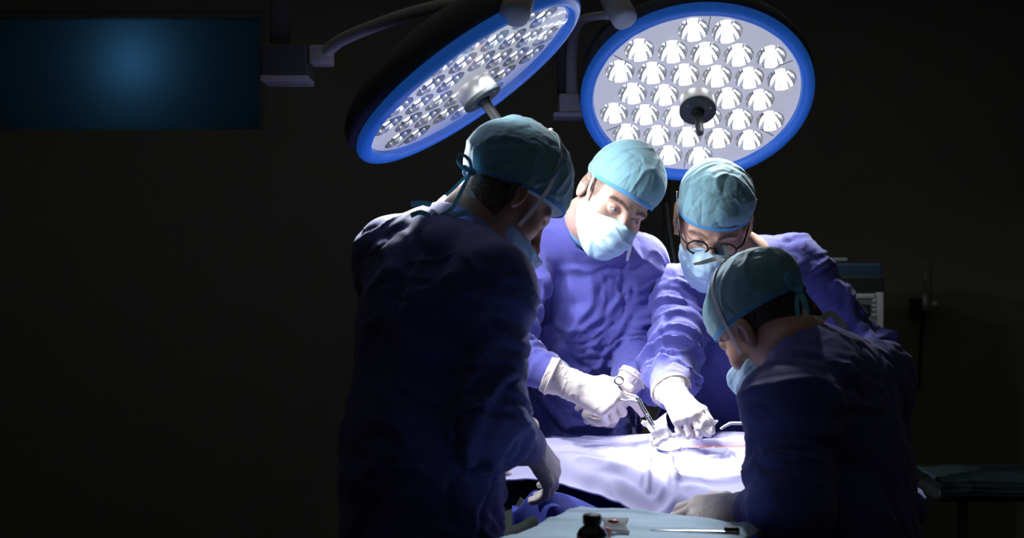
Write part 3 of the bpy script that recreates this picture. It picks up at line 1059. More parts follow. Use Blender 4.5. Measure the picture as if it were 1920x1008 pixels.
# light blue scrub collar inside the neckline
col2 = MB()
pts = []
nd = unit(C2 - neck2); Rn = frame_z(nd)
for zz, rr in ((-.03, .069), (.0, .068), (.022, .066), (.034, .064), (.034, .060), (.0, .058)):
    pts.append((rr, zz))
col2.lathe(pts, neck2 + nd * .01, Rn, 40).build('scrub_collar', M['scrub'], p2)
h2r, tr2r, tips2r, _ = hand(p2, W(1074, 722, 2.635), (.86, -.10, -.36), (.28, -.78, .58), True,
    [(.38, .30, .2), (.95, 1.1, .6), (1.05, 1.2, .7), (1.1, 1.2, .7)], spread=(.08, .02, -.03, -.08),
    thumb=((.62, .78, .02), (.28, .95, .0), (.0, 1.0, -.05)), cuff=.050, scale=1.05, seed=2, cuff_r=.042)
h2l, tr2l, tips2l, _ = hand(p2, W(1168, 735, 2.79), (-.50, -.30, -.70), (.55, -.65, -.2), False,
    [(1.15, 1.5, .9), (1.2, 1.55, .9), (1.25, 1.55, .9), (1.25, 1.5, .9)], thumb=((.5, .8, -.5), (.1, .8, -.7), (-.4, .6, -.7)), cuff=.045, scale=.92, seed=5, cuff_r=.042)
legs(p2, chest2[0], 3.14, (0, -1))

# ---- woman with glasses
C3 = W(1338, 412, 2.75)
f3 = (-.16, -.70, -.62)
neck3 = W(1392, 482, 2.93)
chest3 = W(1362, 610, 3.06)
p3, R3 = person('surgeon wearing round glasses and pale blue cap, looking down behind the table', (chest3[0], 3.16), C3, f3, (.06, -.3, .9), neck3, chest3, (.62, .38, .29), 'g',
                h=.0023, eye_open=.0022, hair=(.40, .27, .13), brow=(.16, .09, .05), hairfn=lambda x, y, z: ((z > -.02) & (np.abs(x) > .058) & (y < .03)) * .8)
eyes(p3, C3, R3, unit((-.15, -.5, -.85)), (.10, .08, .06))
cp3, cc3, cr3 = cap(p3, C3, R3, front=.041, slope=.22, seed=21, scale=.98, puff=.005, tall=.84)
m3 = face_mask(p3, C3, R3, seed=9)
for s in (-1, 1):
    P_ = [C3 + R3 @ np.array(q) for q in ((s * .070, .030, -.036), (s * .081, .012, .000), (s * .088, -.004, .030), (s * .092, -.016, .06))]
    MB().ribbon(P_, .008, .001, [R3 @ np.array([s, .2, 0])] * 4).build('tie', M['tape'], m3)
gl = MB()
for s in (-1, 1):
    ring_ = [C3 + R3 @ np.array((s * .032 + .0235 * math.cos(a), .102 - .10 * max(abs(s * .032 + .0235 * math.cos(a)) - .02, 0) ** 1.0 * .5, -.004 + .0195 * math.sin(a))) for a in np.linspace(0, 2 * math.pi, 33)]
    gl.tube(ring_, .0021, 8, 1, caps=False, curve=False)
    gl.tube([C3 + R3 @ np.array(q) for q in ((s * .055, .100, .002), (s * .070, .080, .004), (s * .079, .03, .004), (s * .084, -.01, -.004))], .0021, 8)
gl.tube([C3 + R3 @ np.array(q) for q in ((-.0095, .103, 0), (0, .107, .003), (.0095, .103, 0))], .0021, 8)
go = gl.build('glasses', M['black'], p3)
for s in (-1, 1):
    Rg = R3 @ np.stack([(1, 0, 0), (0, 0, -1), (0, 1, 0)], 1)
    MB().lathe([(0, .0006), (.0225, .0006), (.0225, -.0006), (0, -.0006)], C3 + R3 @ np.array((s * .032, .1005, -.004)), Rg, 28).build('lens', M['glass'], go)
hl = MB()
for s in (-1, 1):
    for k in range(7 if s > 0 else 4):
        oy = -.012 - .008 * k
        hl.tube([C3 + R3 @ np.array(q) for q in ((s * .078, oy + .012, .030), (s * (.084 + .002 * (k % 3)), oy + .008, .0), (s * (.085 + .003 * (k % 2)), oy + .002, -.035), (s * (.078 + .004 * (k % 3)), oy - .004, -.07 - .006 * (k % 4)))], [.005, .006, .005, .0015], 7, flat=.6)
hl.build('hair', M['hair_blond'], p3)
SR3, SL3 = W(1272, 560, 3.0), W(1490, 500, 3.02)
ER3, WR3 = W(1256, 705, 2.80), W(1262, 740, 2.63)
EL3, WL3 = W(1615, 660, 2.95), W(1560, 790, 2.78)
g3 = gown(p3, neck3 + np.array([0, .02, -.02]), SR3, SL3, ER3, WR3, EL3, WL3, chest3, W(1352, 800, 3.14), np.array([chest3[0], 3.16, .38]), (-.1, -1), seed=31, fold=1.4, neckdir=C3 - neck3, hole=.066, bulk=.95)
h3r, tr3r, tips3r, _ = hand(p3, W(1268, 746, 2.615), (.22, -.84, -.42), (-.25, -.42, .87), True,
    [(.75, 1.3, .8), (.95, 1.35, .8), (1.05, 1.35, .8), (1.1, 1.3, .8)], thumb=((.6, .75, -.3), (.1, .9, -.5), (-.2, .8, -.6)), cuff=.040, scale=.88, seed=8, cuff_r=.052)
h3l, _, _, _ = hand(p3, W(1555, 795, 2.76), (-.7, -.4, -.5), (.2, -.4, .9), False, CURL_RELAX, cuff=.03, seed=3)
legs(p3, chest3[0], 3.16, (0, -1))

# ---- surgeon at the left end of the table, back to the viewer
C1 = W(955, 368, 2.34)
f1 = (.64, .28, -.71)
neck1 = W(872, 424, 2.30)
chest1 = W(815, 610, 2.22)
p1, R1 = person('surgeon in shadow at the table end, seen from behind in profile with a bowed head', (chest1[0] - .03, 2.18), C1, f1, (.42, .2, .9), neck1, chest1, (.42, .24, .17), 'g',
                h=.0023, eye_open=.003, hair=(.02, .014, .010), hairfn=lambda x, y, z: ((y < -.012) & (z > -.075)) * .9 + ((np.abs(x) > .06) & (z > -.03) & (y < .022) & (y > -.02)) * .0)
eyes(p1, C1, R1, unit((.7, .3, -.6)))
cp1, cc1, cr1 = cap(p1, C1, R1, front=.040, slope=.40, seed=41, scale=1.07, back=.004, puff=.005)
m1 = face_mask(p1, C1, R1, top=-.040, seed=13, drop=-.014, fat=.93)
P_, N_ = on_cap(C1, R1, cc1, cr1, [(.09, .026, .025), (.093, .018, .05), (.082, .0, .10), (.045, -.02, .15), (.01, -.035, .165)], 1.025)
P_ = [C1 + R1 @ np.array((.070, .036, -.052)), C1 + R1 @ np.array((.082, .032, -.01))] + P_
N_ = [R1 @ np.array([1, .2, 0])] * 2 + N_
MB().ribbon(P_, .009, .001, N_).build('tie', M['tape'], m1)
kx = P_[-1]
MB().ribbon([kx, kx + np.array([-.012, -.02, -.008]), kx + np.array([-.032, -.035, -.030]), kx + np.array([-.040, -.045, -.052])], [.006, .008, .010, .006], .001, [(-.3, -1, .3)] * 4).ball(kx, (.007, .007, .006)).build('tie', M['tape'], m1)
# lower strap round the jaw to the nape
P_ = [C1 + R1 @ np.array(q) for q in ((.066, .022, -.100), (.066, -.01, -.10), (.062, -.045, -.085), (.045, -.075, -.07))]
MB().ribbon(P_, .008, .001, [R1 @ np.array([1, -.2, 0])] * 4).build('tie', M['tape'], m1)
# bow and hanging ends of the cap ties at the nape
kb = W(884, 322, 2.26)
bow = MB()
for a in ((-24, -30, -8), (-16, -34, 10)):
    pass
def loop_pts(base, tip, width):
    base, tip = np.asarray(base), np.asarray(tip)
    d = tip - base; n_ = np.cross(unit(d), (0, 1, 0))
    return [base, base + d * .5 + n_ * width, tip + n_ * width * .5, tip - n_ * width * .5, base + d * .5 - n_ * width, base]
bow.ribbon(loop_pts(kb, W(862, 292, 2.25), .010), .0065, .0012, [(0, -1, .3)] * 6)
bow.ribbon(loop_pts(kb, W(872, 312, 2.22), .006), .0065, .0012, [(0, -1, .3)] * 6)
bow.ball(kb, (.009, .009, .008))
bow.ribbon([kb, W(874, 340, 2.24), W(858, 372, 2.22), W(846, 392, 2.205), W(826, 404, 2.20), W(808, 416, 2.20)], .0075, .0012, [(0, -1, .4)] * 6)
bow.ribbon([kb, W(868, 336, 2.26), W(850, 354, 2.25), W(836, 366, 2.24)], .006, .0012, [(0, -1, .4)] * 4)
bow.build('cap_tie', M['tie_blue'], cp1)
SR1, SL1 = W(912, 540, 2.14), W(742, 486, 2.34)
ER1, WR1 = W(915, 800, 2.06), W(994, 838, 2.27)
EL1, WL1 = W(770, 780, 2.50), W(860, 824, 2.55)
g1 = gown(p1, neck1 + np.array([-.02, -.01, -.02]), SR1, SL1, ER1, WR1, EL1, WL1, chest1, W(790, 840, 2.17), np.array([chest1[0] - .03, 2.18, .38]), (.75, .6), seed=51, neckdir=C1 - neck1, hole=.066, fold=.9)
cl = MB()
for q in ([W(770, 382, 2.25), W(790, 380, 2.25), W(808, 384, 2.24)], [W(806, 404, 2.2), W(788, 398, 2.2), W(770, 404, 2.2)], [W(820, 400, 2.2), W(806, 416, 2.2), W(800, 424, 2.2)], [W(842, 398, 2.2), W(858, 402, 2.19), W(880, 398, 2.19)]):
    cl.ribbon(q, .010, .0014, [(0, -1, .5)] * 3)
cl.build('neck_tie', M['tie_blue'], g1)
h1r, tr1r, tips1r, _ = hand(p1, W(998, 838, 2.275), (.40, .48, -.62), (.55, -.55, .55), True,
    [(.45, .55, .3), (.5, .6, .35), (.55, .65, .4), (.55, .6, .4)], cuff=.045, seed=6, scale=.98, cuff_r=.04)
h1l, _, _, _ = hand(p1, W(862, 826, 2.55), (.9, .25, -.15), (.1, -.2, .95), False, CURL_RELAX, cuff=.03, seed=7)
legs(p1, chest1[0] - .03, 2.18, (.75, .6))

# ---- surgeon on the near side, right, back to the viewer
C4 = W(1430, 610, 2.30)
f4 = (-.44, .64, -.70)
neck4 = W(1494, 652, 2.22)
chest4 = W(1560, 840, 2.16)
p4, R4 = person('shadowed surgeon on the near side, head bent, dark hair below the cap', (chest4[0] + .03, 2.14), C4, f4, (-.34, .2, .9), neck4, chest4, (.50, .29, .22), 'g',
                h=.0023, eye_open=.002, brow=(.05, .03, .02))
eyes(p4, C4, R4, unit((-.7, .2, -.7)))
cp4, cc4, cr4 = cap(p4, C4, R4, front=.036, slope=.22, seed=61, scale=.98, back=.008, puff=.006, tall=.94)
m4 = face_mask(p4, C4, R4, seed=17)
P_, N_ = on_cap(C4, R4, cc4, cr4, [(-.092, .008, .03), (-.092, -.002, .05), (-.078, -.014, .10), (-.045, -.026, .15), (-.01, -.034, .165)], 1.03)
P_ = [C4 + R4 @ np.array((-.070, .034, -.030)), C4 + R4 @ np.array((-.084, .016, -.004))] + P_
N_ = [R4 @ np.array([-1, .2, 0])] * 2 + N_
MB().ribbon(P_, .009, .001, N_).build('tie', M['tape'], m4)
kt = P_[-1]
MB().ball(kt, (.008, .008, .007)).ribbon([kt, kt + np.array([-.02, -.01, .006]), kt + np.array([-.045, -.015, .000]), kt + np.array([-.065, -.02, -.004])], [.007, .012, .010, .006], .001, [(0, -.7, .7)] * 4).ribbon([kt, kt + np.array([.004, .0, .018]), kt + np.array([.0, .01, .034])], [.008, .010, .006], .001, [(0, -1, .2)] * 3).ribbon([kt, kt + np.array([.03, 0, .006]), kt + np.array([.042, -.01, -.012])], .009, .001, [(0, -.8, .5)] * 3).build('tie', M['tape'], m4)
P_ = [C4 + R4 @ np.array(q) for q in ((-.066, .022, -.100), (-.068, -.01, -.098), (-.064, -.045, -.085), (-.045, -.08, -.07))]
MB().ribbon(P_, .008, .001, [R4 @ np.array([-1, -.2, 0])] * 4).build('tie', M['tape'], m4)
# dark hair below the cap
h_ = .003
S = Sdf(ar(-.11, .11, h_), ar(-.15, .06, h_), ar(-.13, .10, h_))
S.ell((0, -.018, .030), (.081, .102, .088), 0)
S.ell((0, -.075, -.05), (.050, .034, .045), .03)
S.cut(lambda x, y, z: y + .008 - .20 * (z + .0) + 0 * x, .008)
S.cut(lambda x, y, z: z - (.036 + .22 * (y - .085)) - .012 + 0 * x, .004)
V, Q = S.nets()
N = vnormals(V, Q)
V = V + N * (.003 * ridge(V * np.array([60, 14, 14]), 3, 2.5))[:, None]
sdf_obj('hair', V @ R4.T + C4, Q, M['hair_dark'], p4)
tb = MB()
k4 = W(1497, 545, 2.22)
tb.ball(k4, (.010, .010, .010))
tb.ribbon(loop_pts(k4, W(1478, 515, 2.2), .010), .009, .0013, [(0, -1, .3)] * 6)
tb.ribbon([k4, W(1508, 565, 2.2), W(1512, 590, 2.19), W(1508, 612, 2.185)], .012, .0013, [(0, -1, .3)] * 4)
tb.ribbon([k4, W(1494, 572, 2.2), W(1500, 600, 2.19), W(1520, 610, 2.19)], .009, .0013, [(0, -1, .3)] * 4)
tb.build('cap_tie', M['tie_blue'], cp4)
SR4, SL4 = W(1628, 720, 2.28), W(1482, 772, 2.06)
ER4, WR4 = W(1655, 950, 2.35), W(1552, 868, 2.44)
EL4, WL4 = W(1475, 950, 1.97), W(1402, 956, 2.10)
g4 = gown(p4, neck4 + np.array([.02, -.01, -.02]), SR4, SL4, ER4, WR4, EL4, WL4, chest4, W(1580, 980, 2.14), np.array([chest4[0] + .03, 2.14, .38]), (-.7, .7), seed=71, neckdir=C4 - neck4, hole=.066, fold=.9, bulk=.97)
wt = MB()
wt.ribbon([W(1508, 580, 2.19), W(1514, 598, 2.18), W(1530, 606, 2.18), W(1556, 588, 2.18), W(1574, 602, 2.17), W(1588, 614, 2.16)], [.008, .011, .011, .012, .011, .008], .0013, [(0, -1, .4)] * 6)
wt.ribbon([W(1512, 606, 2.18), W(1528, 612, 2.17), W(1540, 606, 2.17), W(1536, 592, 2.18)], .010, .0013, [(0, -1, .4)] * 4)
wt.build('neck_tie', M['tape'], g4)
h4l, tr4l, tips4l, _ = hand(p4, W(1398, 956, 2.115), (-.72, .35, -.14), (.1, -.55, .75), False,
    [(.35, .5, .3), (.4, .55, .3), (.45, .6, .3), (.5, .6, .3)], cuff=.045, seed=9, scale=1.05, cuff_r=.042)
h4r, tr4r, tips4r, _ = hand(p4, W(1547, 866, 2.45), (-.75, .35, .1), (0, -.4, .9), True, [(.7, 1.0, .6)] * 4, cuff=.03, seed=4)
legs(p4, chest4[0] + .03, 2.14, (-.7, .7))

# ------------------------------------------------------------------ operating table, patient drape
TX0, TX1 = .10, 1.75
tbl = empty('operating_table', (.5, 2.66, 0), 'operating table on a central column hidden under the drapes', 'table')
MB().box((.44, 2.66, .84), (.72, .46, .06), bev=.015).build('tabletop', M['dark_panel'], tbl)
MB().box((.44, 2.66, .925), (.70, .44, .11), bev=.02).build('mattress', M['black'], tbl)
MB().box((.5, 2.66, .47), (.22, .20, .70), bev=.02).build('column', M['steel_brushed'], tbl)
MB().box((.5, 2.66, .06), (.7, .36, .12), bev=.02).build('base', M['steel_brushed'], tbl)

def smooth01(t):
    t = np.clip(t, 0, 1)
    return t * t * (3 - 2 * t)
def sheet(name, X, Y, Z, th, m, parent=None, label=None, cat=None):
    """A cloth sheet with thickness from a grid of points."""
    nu, nv = X.shape
    top = np.stack([X, Y, Z], -1)
    du = np.gradient(top, axis=0); dv = np.gradient(top, axis=1)
    n = np.cross(du, dv); n /= np.linalg.norm(n, axis=-1)[..., None] + 1e-12
    if n[..., 2].mean() < 0: n = -n
    bot = top - n * th
    V = np.concatenate([top.reshape(-1, 3), bot.reshape(-1, 3)])
    o_ = nu * nv
    F = []
    I = np.arange(o_).reshape(nu, nv)
    a, b, c, d = I[:-1, :-1].ravel(), I[1:, :-1].ravel(), I[1:, 1:].ravel(), I[:-1, 1:].ravel()
    Q = [np.stack([a, b, c, d], 1), np.stack([d, c, b, a], 1) + o_]
    for e in (I[0], I[-1], I[:, 0], I[:, -1]):
        Q.append(np.stack([e[:-1], e[1:], e[1:] + o_, e[:-1] + o_], 1))
    Q = np.concatenate(Q)
    lo, hi = V.min(0), V.max(0)
    loc = np.array([(lo[0] + hi[0]) / 2, (lo[1] + hi[1]) / 2, lo[2]])
    off = loc if parent is None else origin(parent)
    me = new_mesh(name, V - off, Q.ravel(), np.full(len(Q), 4))
    bm = bmesh.new(); bm.from_mesh(me); bmesh.ops.recalc_face_normals(bm, faces=bm.faces); bm.to_mesh(me); bm.free()
    ob = link(name, me, m, parent, loc if parent is None else None)
    if label: tag(ob, label, cat)
    return ob

# the pale fenestrated drape over the patient
nu, nv = 240, 130
u = np.linspace(-.07, .80, nu)[:, None] * np.ones((1, nv))
v = np.linspace(0, 1, nv)[None, :] * np.ones((nu, 1))
# near edge line and far edge line (y), swinging with x
near_y = 2.49 - .13 * smooth01((u - .02) / .28)
far_y = 2.90 + .02 * np.sin(u * 5)
yy = far_y + (near_y - far_y) * v
body_r = smooth01((u - .14) / .30)                              # legs to trunk
hump = np.sin(np.clip((yy - 2.36) / (3.0 - 2.36), 0, 1) * math.pi) ** .7
zz = 1.005 + .040 * (1 - body_r) - .030 * smooth01((v - .82) / .18) + (.055 + .050 * body_r) * hump + .012 * body_r * np.exp(-((yy - 2.80) / .06) ** 2)
PXY = np.stack([u.ravel(), yy.ravel(), zz.ravel()], 1)
wp = np.stack([noise(PXY * 6, 1), noise(PXY * 6, 2), noise(PXY * 6, 3)], 1)
wr = .6 * (.008 * noise(PXY * np.array([7, 9, 1]) + wp * .5, 4) + .010 * ridge(PXY * np.array([6, 10, 1]) + wp * 1.2 + PXY[:, [0]] * np.array([0, 4, 0]), 5, 2.5)
      + .005 * ridge(PXY * np.array([14, 18, 1]) + wp * 1.2, 6, 3)).reshape(nu, nv)
calm = 1 - .75 * np.exp(-((u - .48) / .22) ** 2 - ((yy - 2.72) / .14) ** 2)
zz = zz + wr * calm
# bunched folds at the left of the trunk
bx_ = np.exp(-((u - .26) / .10) ** 2 - ((yy - 2.52) / .10) ** 2)
zz += bx_ * .009 * np.sin((yy * 1.0 + u * .75) * 95 + 3 * wr / .01)
# adhesive edges of the window pad and its stitched border
def line(px0, py0, px1, py1, wdt, hgt):
    global zz
    dx, dy = px1 - px0, py1 - py0
    L = math.hypot(dx, dy)
    t = np.clip(((u - px0) * dx + (yy - py0) * dy) / L ** 2, 0, 1)
    dd = np.hypot(u - px0 - t * dx, yy - py0 - t * dy)
    zz = zz + hgt * np.exp(-(dd / wdt) ** 2)
for a in ((.34, 2.52, .47, 2.53), (.34, 2.44, .48, 2.445), (.34, 2.44, .34, 2.52), (.47, 2.53, .48, 2.49), (.30, 2.555, .75, 2.555), (.53, 2.42, .53, 2.555), (.28, 2.42, .30, 2.555)):
    line(*a, .005, .009)
# the slit: pressed in along a line, its lips raised
slx = (u - .36) / .30
sly = 2.60 + .010 * np.sin(slx * 3) - (yy)
inside = smooth01(slx * 8) * smooth01((1 - slx) * 8)
zz += inside * (.012 * np.exp(-((sly + .022) / .012) ** 2) + .003 * np.exp(-((sly - .018) / .008) ** 2) - .010 * np.exp(-(sly / .010) ** 2))
drape = sheet('patient_drape', u, yy, zz, .004, M['drape'], None, 'pale lavender drape over the patient with a slit, brightly lit', 'drape')
# the wound seen in the slit
ws = np.linspace(.372, .62, 40)
wv = []
for s_ in (-1, 1):
    pass
up_, vp_ = [], []
def drape_z(x, y):
    i = int(np.clip((x + .07) / (.80 + .07) * (nu - 1), 0, nu - 1))
    j = int(np.clip(np.argmin(np.abs(yy[i] - y)), 0, nv - 1))
    return zz[i, j]
wpts = []
for x_ in ws:
    y_ = 2.60 + .010 * math.sin((x_ - .36) / .30 * 3)
    wpts.append((x_, y_, drape_z(x_, y_) + .004))
MB().tube(wpts, [.002, .0075, .008, .006, .004, .002], 10, 2, flat=.6).build('wound', M['wound'], drape)

# dark blue underlay hanging in front of the table
nu2, nv2 = 130, 60
u2 = np.linspace(.0, .82, nu2)[:, None] * np.ones((1, nv2))
v2 = np.linspace(0, 1, nv2)[None, :] * np.ones((nu2, 1))
y2 = np.where(v2 < .3, 2.88 + (2.405 - 2.88) * v2 / .3, 2.405 - .025 * smooth01((v2 - .3) / .09) - .17 * smooth01((u2 - .02) / .10) * smooth01((.52 - u2) / .16) * smooth01((v2 - .36) / .28))
bul = smooth01((u2 - .02) / .10) * smooth01((.52 - u2) / .16)
sh = smooth01((v2 - .3) / .25)
crest = .999 + .046 * smooth01((.24 - u2) / .16) * smooth01(u2 / .05)
s1 = smooth01((v2 - .3) / .09)
z2 = np.where(v2 < .3, .998, .998 + (crest - .998) * s1 - .06 * smooth01((v2 - .39) / .25) - np.clip(v2 - .5, 0, 1) / .5 * .45)
q2 = np.clip(np.abs(v2 - .3) / .06, 0, 1)
P2_ = np.stack([u2.ravel() * 7, v2.ravel() * 2, 0 * u2.ravel()], 1)
fold2 = (.022 * noise(P2_, 12) + .014 * ridge(P2_ * 1.7, 14, 2.5)).reshape(nu2, nv2)
y2 = y2 - np.clip(fold2, -.012, .03) * smooth01((v2 - .3) / .25)
y2 = y2 + .05 * smooth01((.20 - u2) / .20) * smooth01(v2 / .3)
sheet('table_drape', u2, y2, z2, .004, M['drape_blue'], None, 'dark blue underdrape hanging down the near side of the operating table', 'drape')

# dull olive drape bunched at the table end below the shadowed surgeon's hand
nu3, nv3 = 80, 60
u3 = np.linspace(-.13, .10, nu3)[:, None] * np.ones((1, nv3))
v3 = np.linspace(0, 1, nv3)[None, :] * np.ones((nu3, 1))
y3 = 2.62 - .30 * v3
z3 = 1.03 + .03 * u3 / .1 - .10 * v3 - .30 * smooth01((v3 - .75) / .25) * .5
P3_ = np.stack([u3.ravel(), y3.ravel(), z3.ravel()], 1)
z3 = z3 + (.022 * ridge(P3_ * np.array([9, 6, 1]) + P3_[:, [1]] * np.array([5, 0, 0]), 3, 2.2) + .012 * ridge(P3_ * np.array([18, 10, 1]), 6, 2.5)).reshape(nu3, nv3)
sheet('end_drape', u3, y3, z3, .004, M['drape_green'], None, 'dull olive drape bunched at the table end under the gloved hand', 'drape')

# ------------------------------------------------------------------ instruments in use
grip = W(1160, 722, 2.60)
fc = empty('sponge_forceps', W(1165, 735, 2.6), 'steel ring-handled forceps holding a white swab just above the patient drape', 'forceps')
tip = W(1226, 800, 2.56)
bend = W(1196, 745, 2.58)
bend2 = W(1194, 752, 2.575)
tipA = W(1228, 798, 2.56)
MB().tube([W(1158, 722, 2.615), W(1172, 736, 2.605), bend, W(1206, 762, 2.575), tipA], [.0032, .0030, .0028, .0026, .0028], 10, 5).build('shank', M['steel'], fc)
MB().tube([W(1152, 746, 2.64), W(1172, 750, 2.60), bend2, W(1203, 765, 2.57), W(1224, 801, 2.556)], [.0032, .0030, .0028, .0026, .0028], 10, 5).build('shank', M['steel'], fc)
MB().ball(W(1214, 778, 2.563), (.0035, .003, .0035)).build('pivot', M['steel'], fc)
for cpx in (W(1160, 713, 2.615), W(1144, 744, 2.645)):
    ringp = [cpx + np.array([  .0095 * math.cos(a), .003 * math.sin(a), .0085 * math.sin(a)]) for a in np.linspace(0, 2 * math.pi, 25)]
    MB().tube(ringp, .0024, 8, 1, caps=False, curve=False).build('ring_handle', M['steel'], fc)

def gauze_pad(name, c, size, R, seed, m, label, cat, flare=.25, th=.010, parent=None):
    n = 26
    a = np.linspace(-1, 1, n)
    A, B = np.meshgrid(a, a, indexing='ij')
    X = A * (1 + flare * (np.abs(B) - .4)) * size[0]
    Y = B * (1 + flare * (np.abs(A) - .4)) * size[1]
    P = np.stack([X.ravel() * 60, Y.ravel() * 60, 0 * X.ravel()], 1)
    Z = (.35 * th * noise(P, seed) + .3 * th * ridge(P * .9, seed + 3, 2)).reshape(n, n)
    G = np.stack([X, Y, Z], -1).reshape(-1, 3) @ np.asarray(R).T + np.asarray(c)
    G = G.reshape(n, n, 3)
    return sheet(name, G[..., 0], G[..., 1], G[..., 2], th, m, parent, label, cat)
gz = gauze_pad('gauze_swab', W(1236, 805, 2.555), (.022, .024), frame_z((-.1, -.95, .3), (.90, 0, .34)), 3, M['gauze'], 'clean white gauze swab gripped in the tip of the steel forceps', 'gauze', .35, .012)
gz2 = gauze_pad('gauze_swab', W(1326, 796, 2.525), (.016, .018), frame_z((.2, -.9, .4), (.85, 0, -.5)), 7, M['gauze'], 'crumpled white gauze in the hand of the surgeon with glasses', 'gauze', .3, .014)
pr = MB().tube([W(1351, 804, 2.47), W(1362, 797, 2.47), W(1378, 793, 2.465), W(1436, 800, 2.46), W(1462, 838, 2.50)], [.0026, .0030, .0034, .0034, .0034], 10)
tag(pr.build('suction_tube', M['white_plastic']), 'thin pale suction tube reaching in from behind the near surgeon', 'tube')

# ------------------------------------------------------------------ instrument tray in the foreground
tz = 1.088
tray = empty('instrument_stand', (.25, 1.78, 0), 'wheeled instrument stand in front of the operating table', 'stand')
A_, B_ = W(1092, 949, 2.07), W(1412, 994, 1.925)
ex = unit((B_ - A_) * np.array([1, 1, 0]))
ey = np.array([ex[1], -ex[0], 0])
Rt = np.stack([ex, -ey, (0, 0, 1)], 1)
cen = A_ * np.array([1, 1, 0]) + ex * .15 + ey * .17 + np.array([0, 0, tz - .02])
MB().box(cen + np.array([0, 0, -.008]), (.29, .30, .022), Rt, .006).build('tray', M['steel_brushed'], tray)
MB().tube([np.array([cen[0] + .02, cen[1] - .02, .05]), np.array([cen[0] + .02, cen[1] - .02, tz - .045])], .014, 12).build('post', M['steel'], tray)
bs = MB()
for dx_, dy_ in ((-.25, .15), (-.25, -.2), (.25, .15), (.25, -.2)):
    bs.tube([np.array([cen[0] + .02, cen[1] - .02, .06]), np.array([cen[0] + .02 + dx_ * .8, cen[1] - .02 + dy_, .05])], .014, 10)
bs.build('base', M['steel'], tray)
for dx_, dy_ in ((-.25, .15), (-.25, -.2), (.25, .15), (.25, -.2)):
    MB().lathe([(0, -.011), (.020, -.011), (.024, -.008), (.024, .008), (.020, .011), (0, .011)], (cen[0] + .02 + dx_ * .8, cen[1] - .02 + dy_, .025), frame_z((0, 1, 0)), 18).build('caster', M['black'], tray)
n1, n2 = 70, 70
su = np.linspace(-.02, .32, n1)[:, None] * np.ones((1, n2))
sv = np.linspace(-.02, .36, n2)[None, :] * np.ones((n1, 1))
drop = smooth01((-su) / .02) * .012 + smooth01((su - .30) / .02) * .012 + smooth01((-sv) / .02) * .014
PP = np.stack([su.ravel(), sv.ravel(), 0 * su.ravel()], 1)
sz = tz - .006 - drop + (.0035 * noise(PP * 12, 3) + .005 * ridge(PP * np.array([7, 16, 1]) + PP[:, [0]] * np.array([0, 6, 0]), 5, 3)).reshape(n1, n2)
SX = A_[0] + ex[0] * su + ey[0] * sv; SY = A_[1] + ex[1] * su + ey[1] * sv
sheet('tray_cloth', SX, SY, sz, .003, M['tray_cloth'], None, 'light blue cloth covering the instrument tray in the foreground', 'cloth')
def on_tray(px, py):
    d = (CAMZ - tz) * FPX / (py - 504)
    q = W(px, py, d); q[2] = tz
    return q
bp = on_tray(1110, 1036)
bot = empty('medicine_bottle', bp, 'small dark bottle with a black screw cap on the tray cloth', 'bottle')
MB().lathe([(0, 0), (.021, 0), (.022, .002), (.022, .028), (.019, .034), (.012, .040), (.011, .044), (0, .044)], bp, None, 28).build('body', M['bottle_glass'], bot)
MB().lathe([(.0223, .006), (.0224, .006), (.0224, .026), (.0223, .026)], bp, None, 28).build('label_band', M['label'], bot)
MB().lathe([(0, .042), (.0125, .042), (.0135, .043), (.0135, .054), (.0125, .056), (0, .056)], bp, None, 22).build('screw_cap', M['black'], bot)
gp = on_tray(1153, 990) + np.array([0, 0, .008])
g5 = gauze_pad('gauze_swab', gp, (.019, .015), frame_z((0, -.45, .9), (.95, .0, -.12)), 12, M['gauze'], 'small blood-stained gauze on the tray beside the dark bottle', 'gauze', .3, .006)
MB().ball(gp + np.array([-.003, -.004, .004]), (.009, .004, .0025), frame_z((0, -.4, .9), (1, 0, -.3)), 14, 8).build('blood_stain', M['blood'], g5)
MB_ = MB().ball(on_tray(1137, 1010) + np.array([0, 0, .009]), (.009, .008, .010), None, 18, 12)
tag(MB_.build('cotton_ball', M['pink']), 'small pinkish cotton ball against the dark bottle', 'cotton')
fp = [on_tray(1219, 1001), on_tray(1290, 1003), on_tray(1345, 1005), on_tray(1386, 1006)]
fo = empty('needle_holder', fp[2], 'long slim steel needle holder lying on the tray cloth', 'instrument')
up = np.array([0, 0, .006])
MB().tube([q + up for q in fp], [.0008, .0022, .0030, .0036], 8, 5).build('shaft', M['steel'], fo)
MB().box(on_tray(1372, 1004) + np.array([0, 0, .009]), (.024, .010, .010), frame_z((0, 0, 1), (1, -.1, 0)), .003).build('handle', M['black'], fo)

# ------------------------------------------------------------------ equipment in the background
am = empty('anesthesia_machine', (1.20, 4.3, 0), 'grey anaesthesia machine with a navy monitor behind the woman in glasses', 'machine')
def bx2(px0, py0, px1, py1, d, dep, name, m, par, bev=.01):
    a, b = W(px0, py0, d), W(px1, py1, d)
    c = (a + b) / 2 + np.array([0, dep / 2, 0])
    return MB().box(c, (abs(b[0] - a[0]), dep, abs(b[2] - a[2])), None, bev).build(name, m, par)
bx2(1480, 493, 1655, 543, 4.2, .30, 'monitor', M['navy_panel'], am, .012)
a = W(1470, 548, 4.2); b = W(1656, 800, 4.2)
MB().box(((a[0] + b[0]) / 2, 4.36, (a[2] + .12) / 2 + .06), (b[0] - a[0], .36, a[2] - .12), None, .012).build('cabinet', M['dark_panel'], am)
pn = bx2(1540, 550, 1655, 700, 4.16, .03, 'front_panel', M['grey_panel'], am, .006)
bx2(1541, 552, 1640, 560, 4.15, .02, 'panel_ledge', M['white_plastic'], pn, .003)
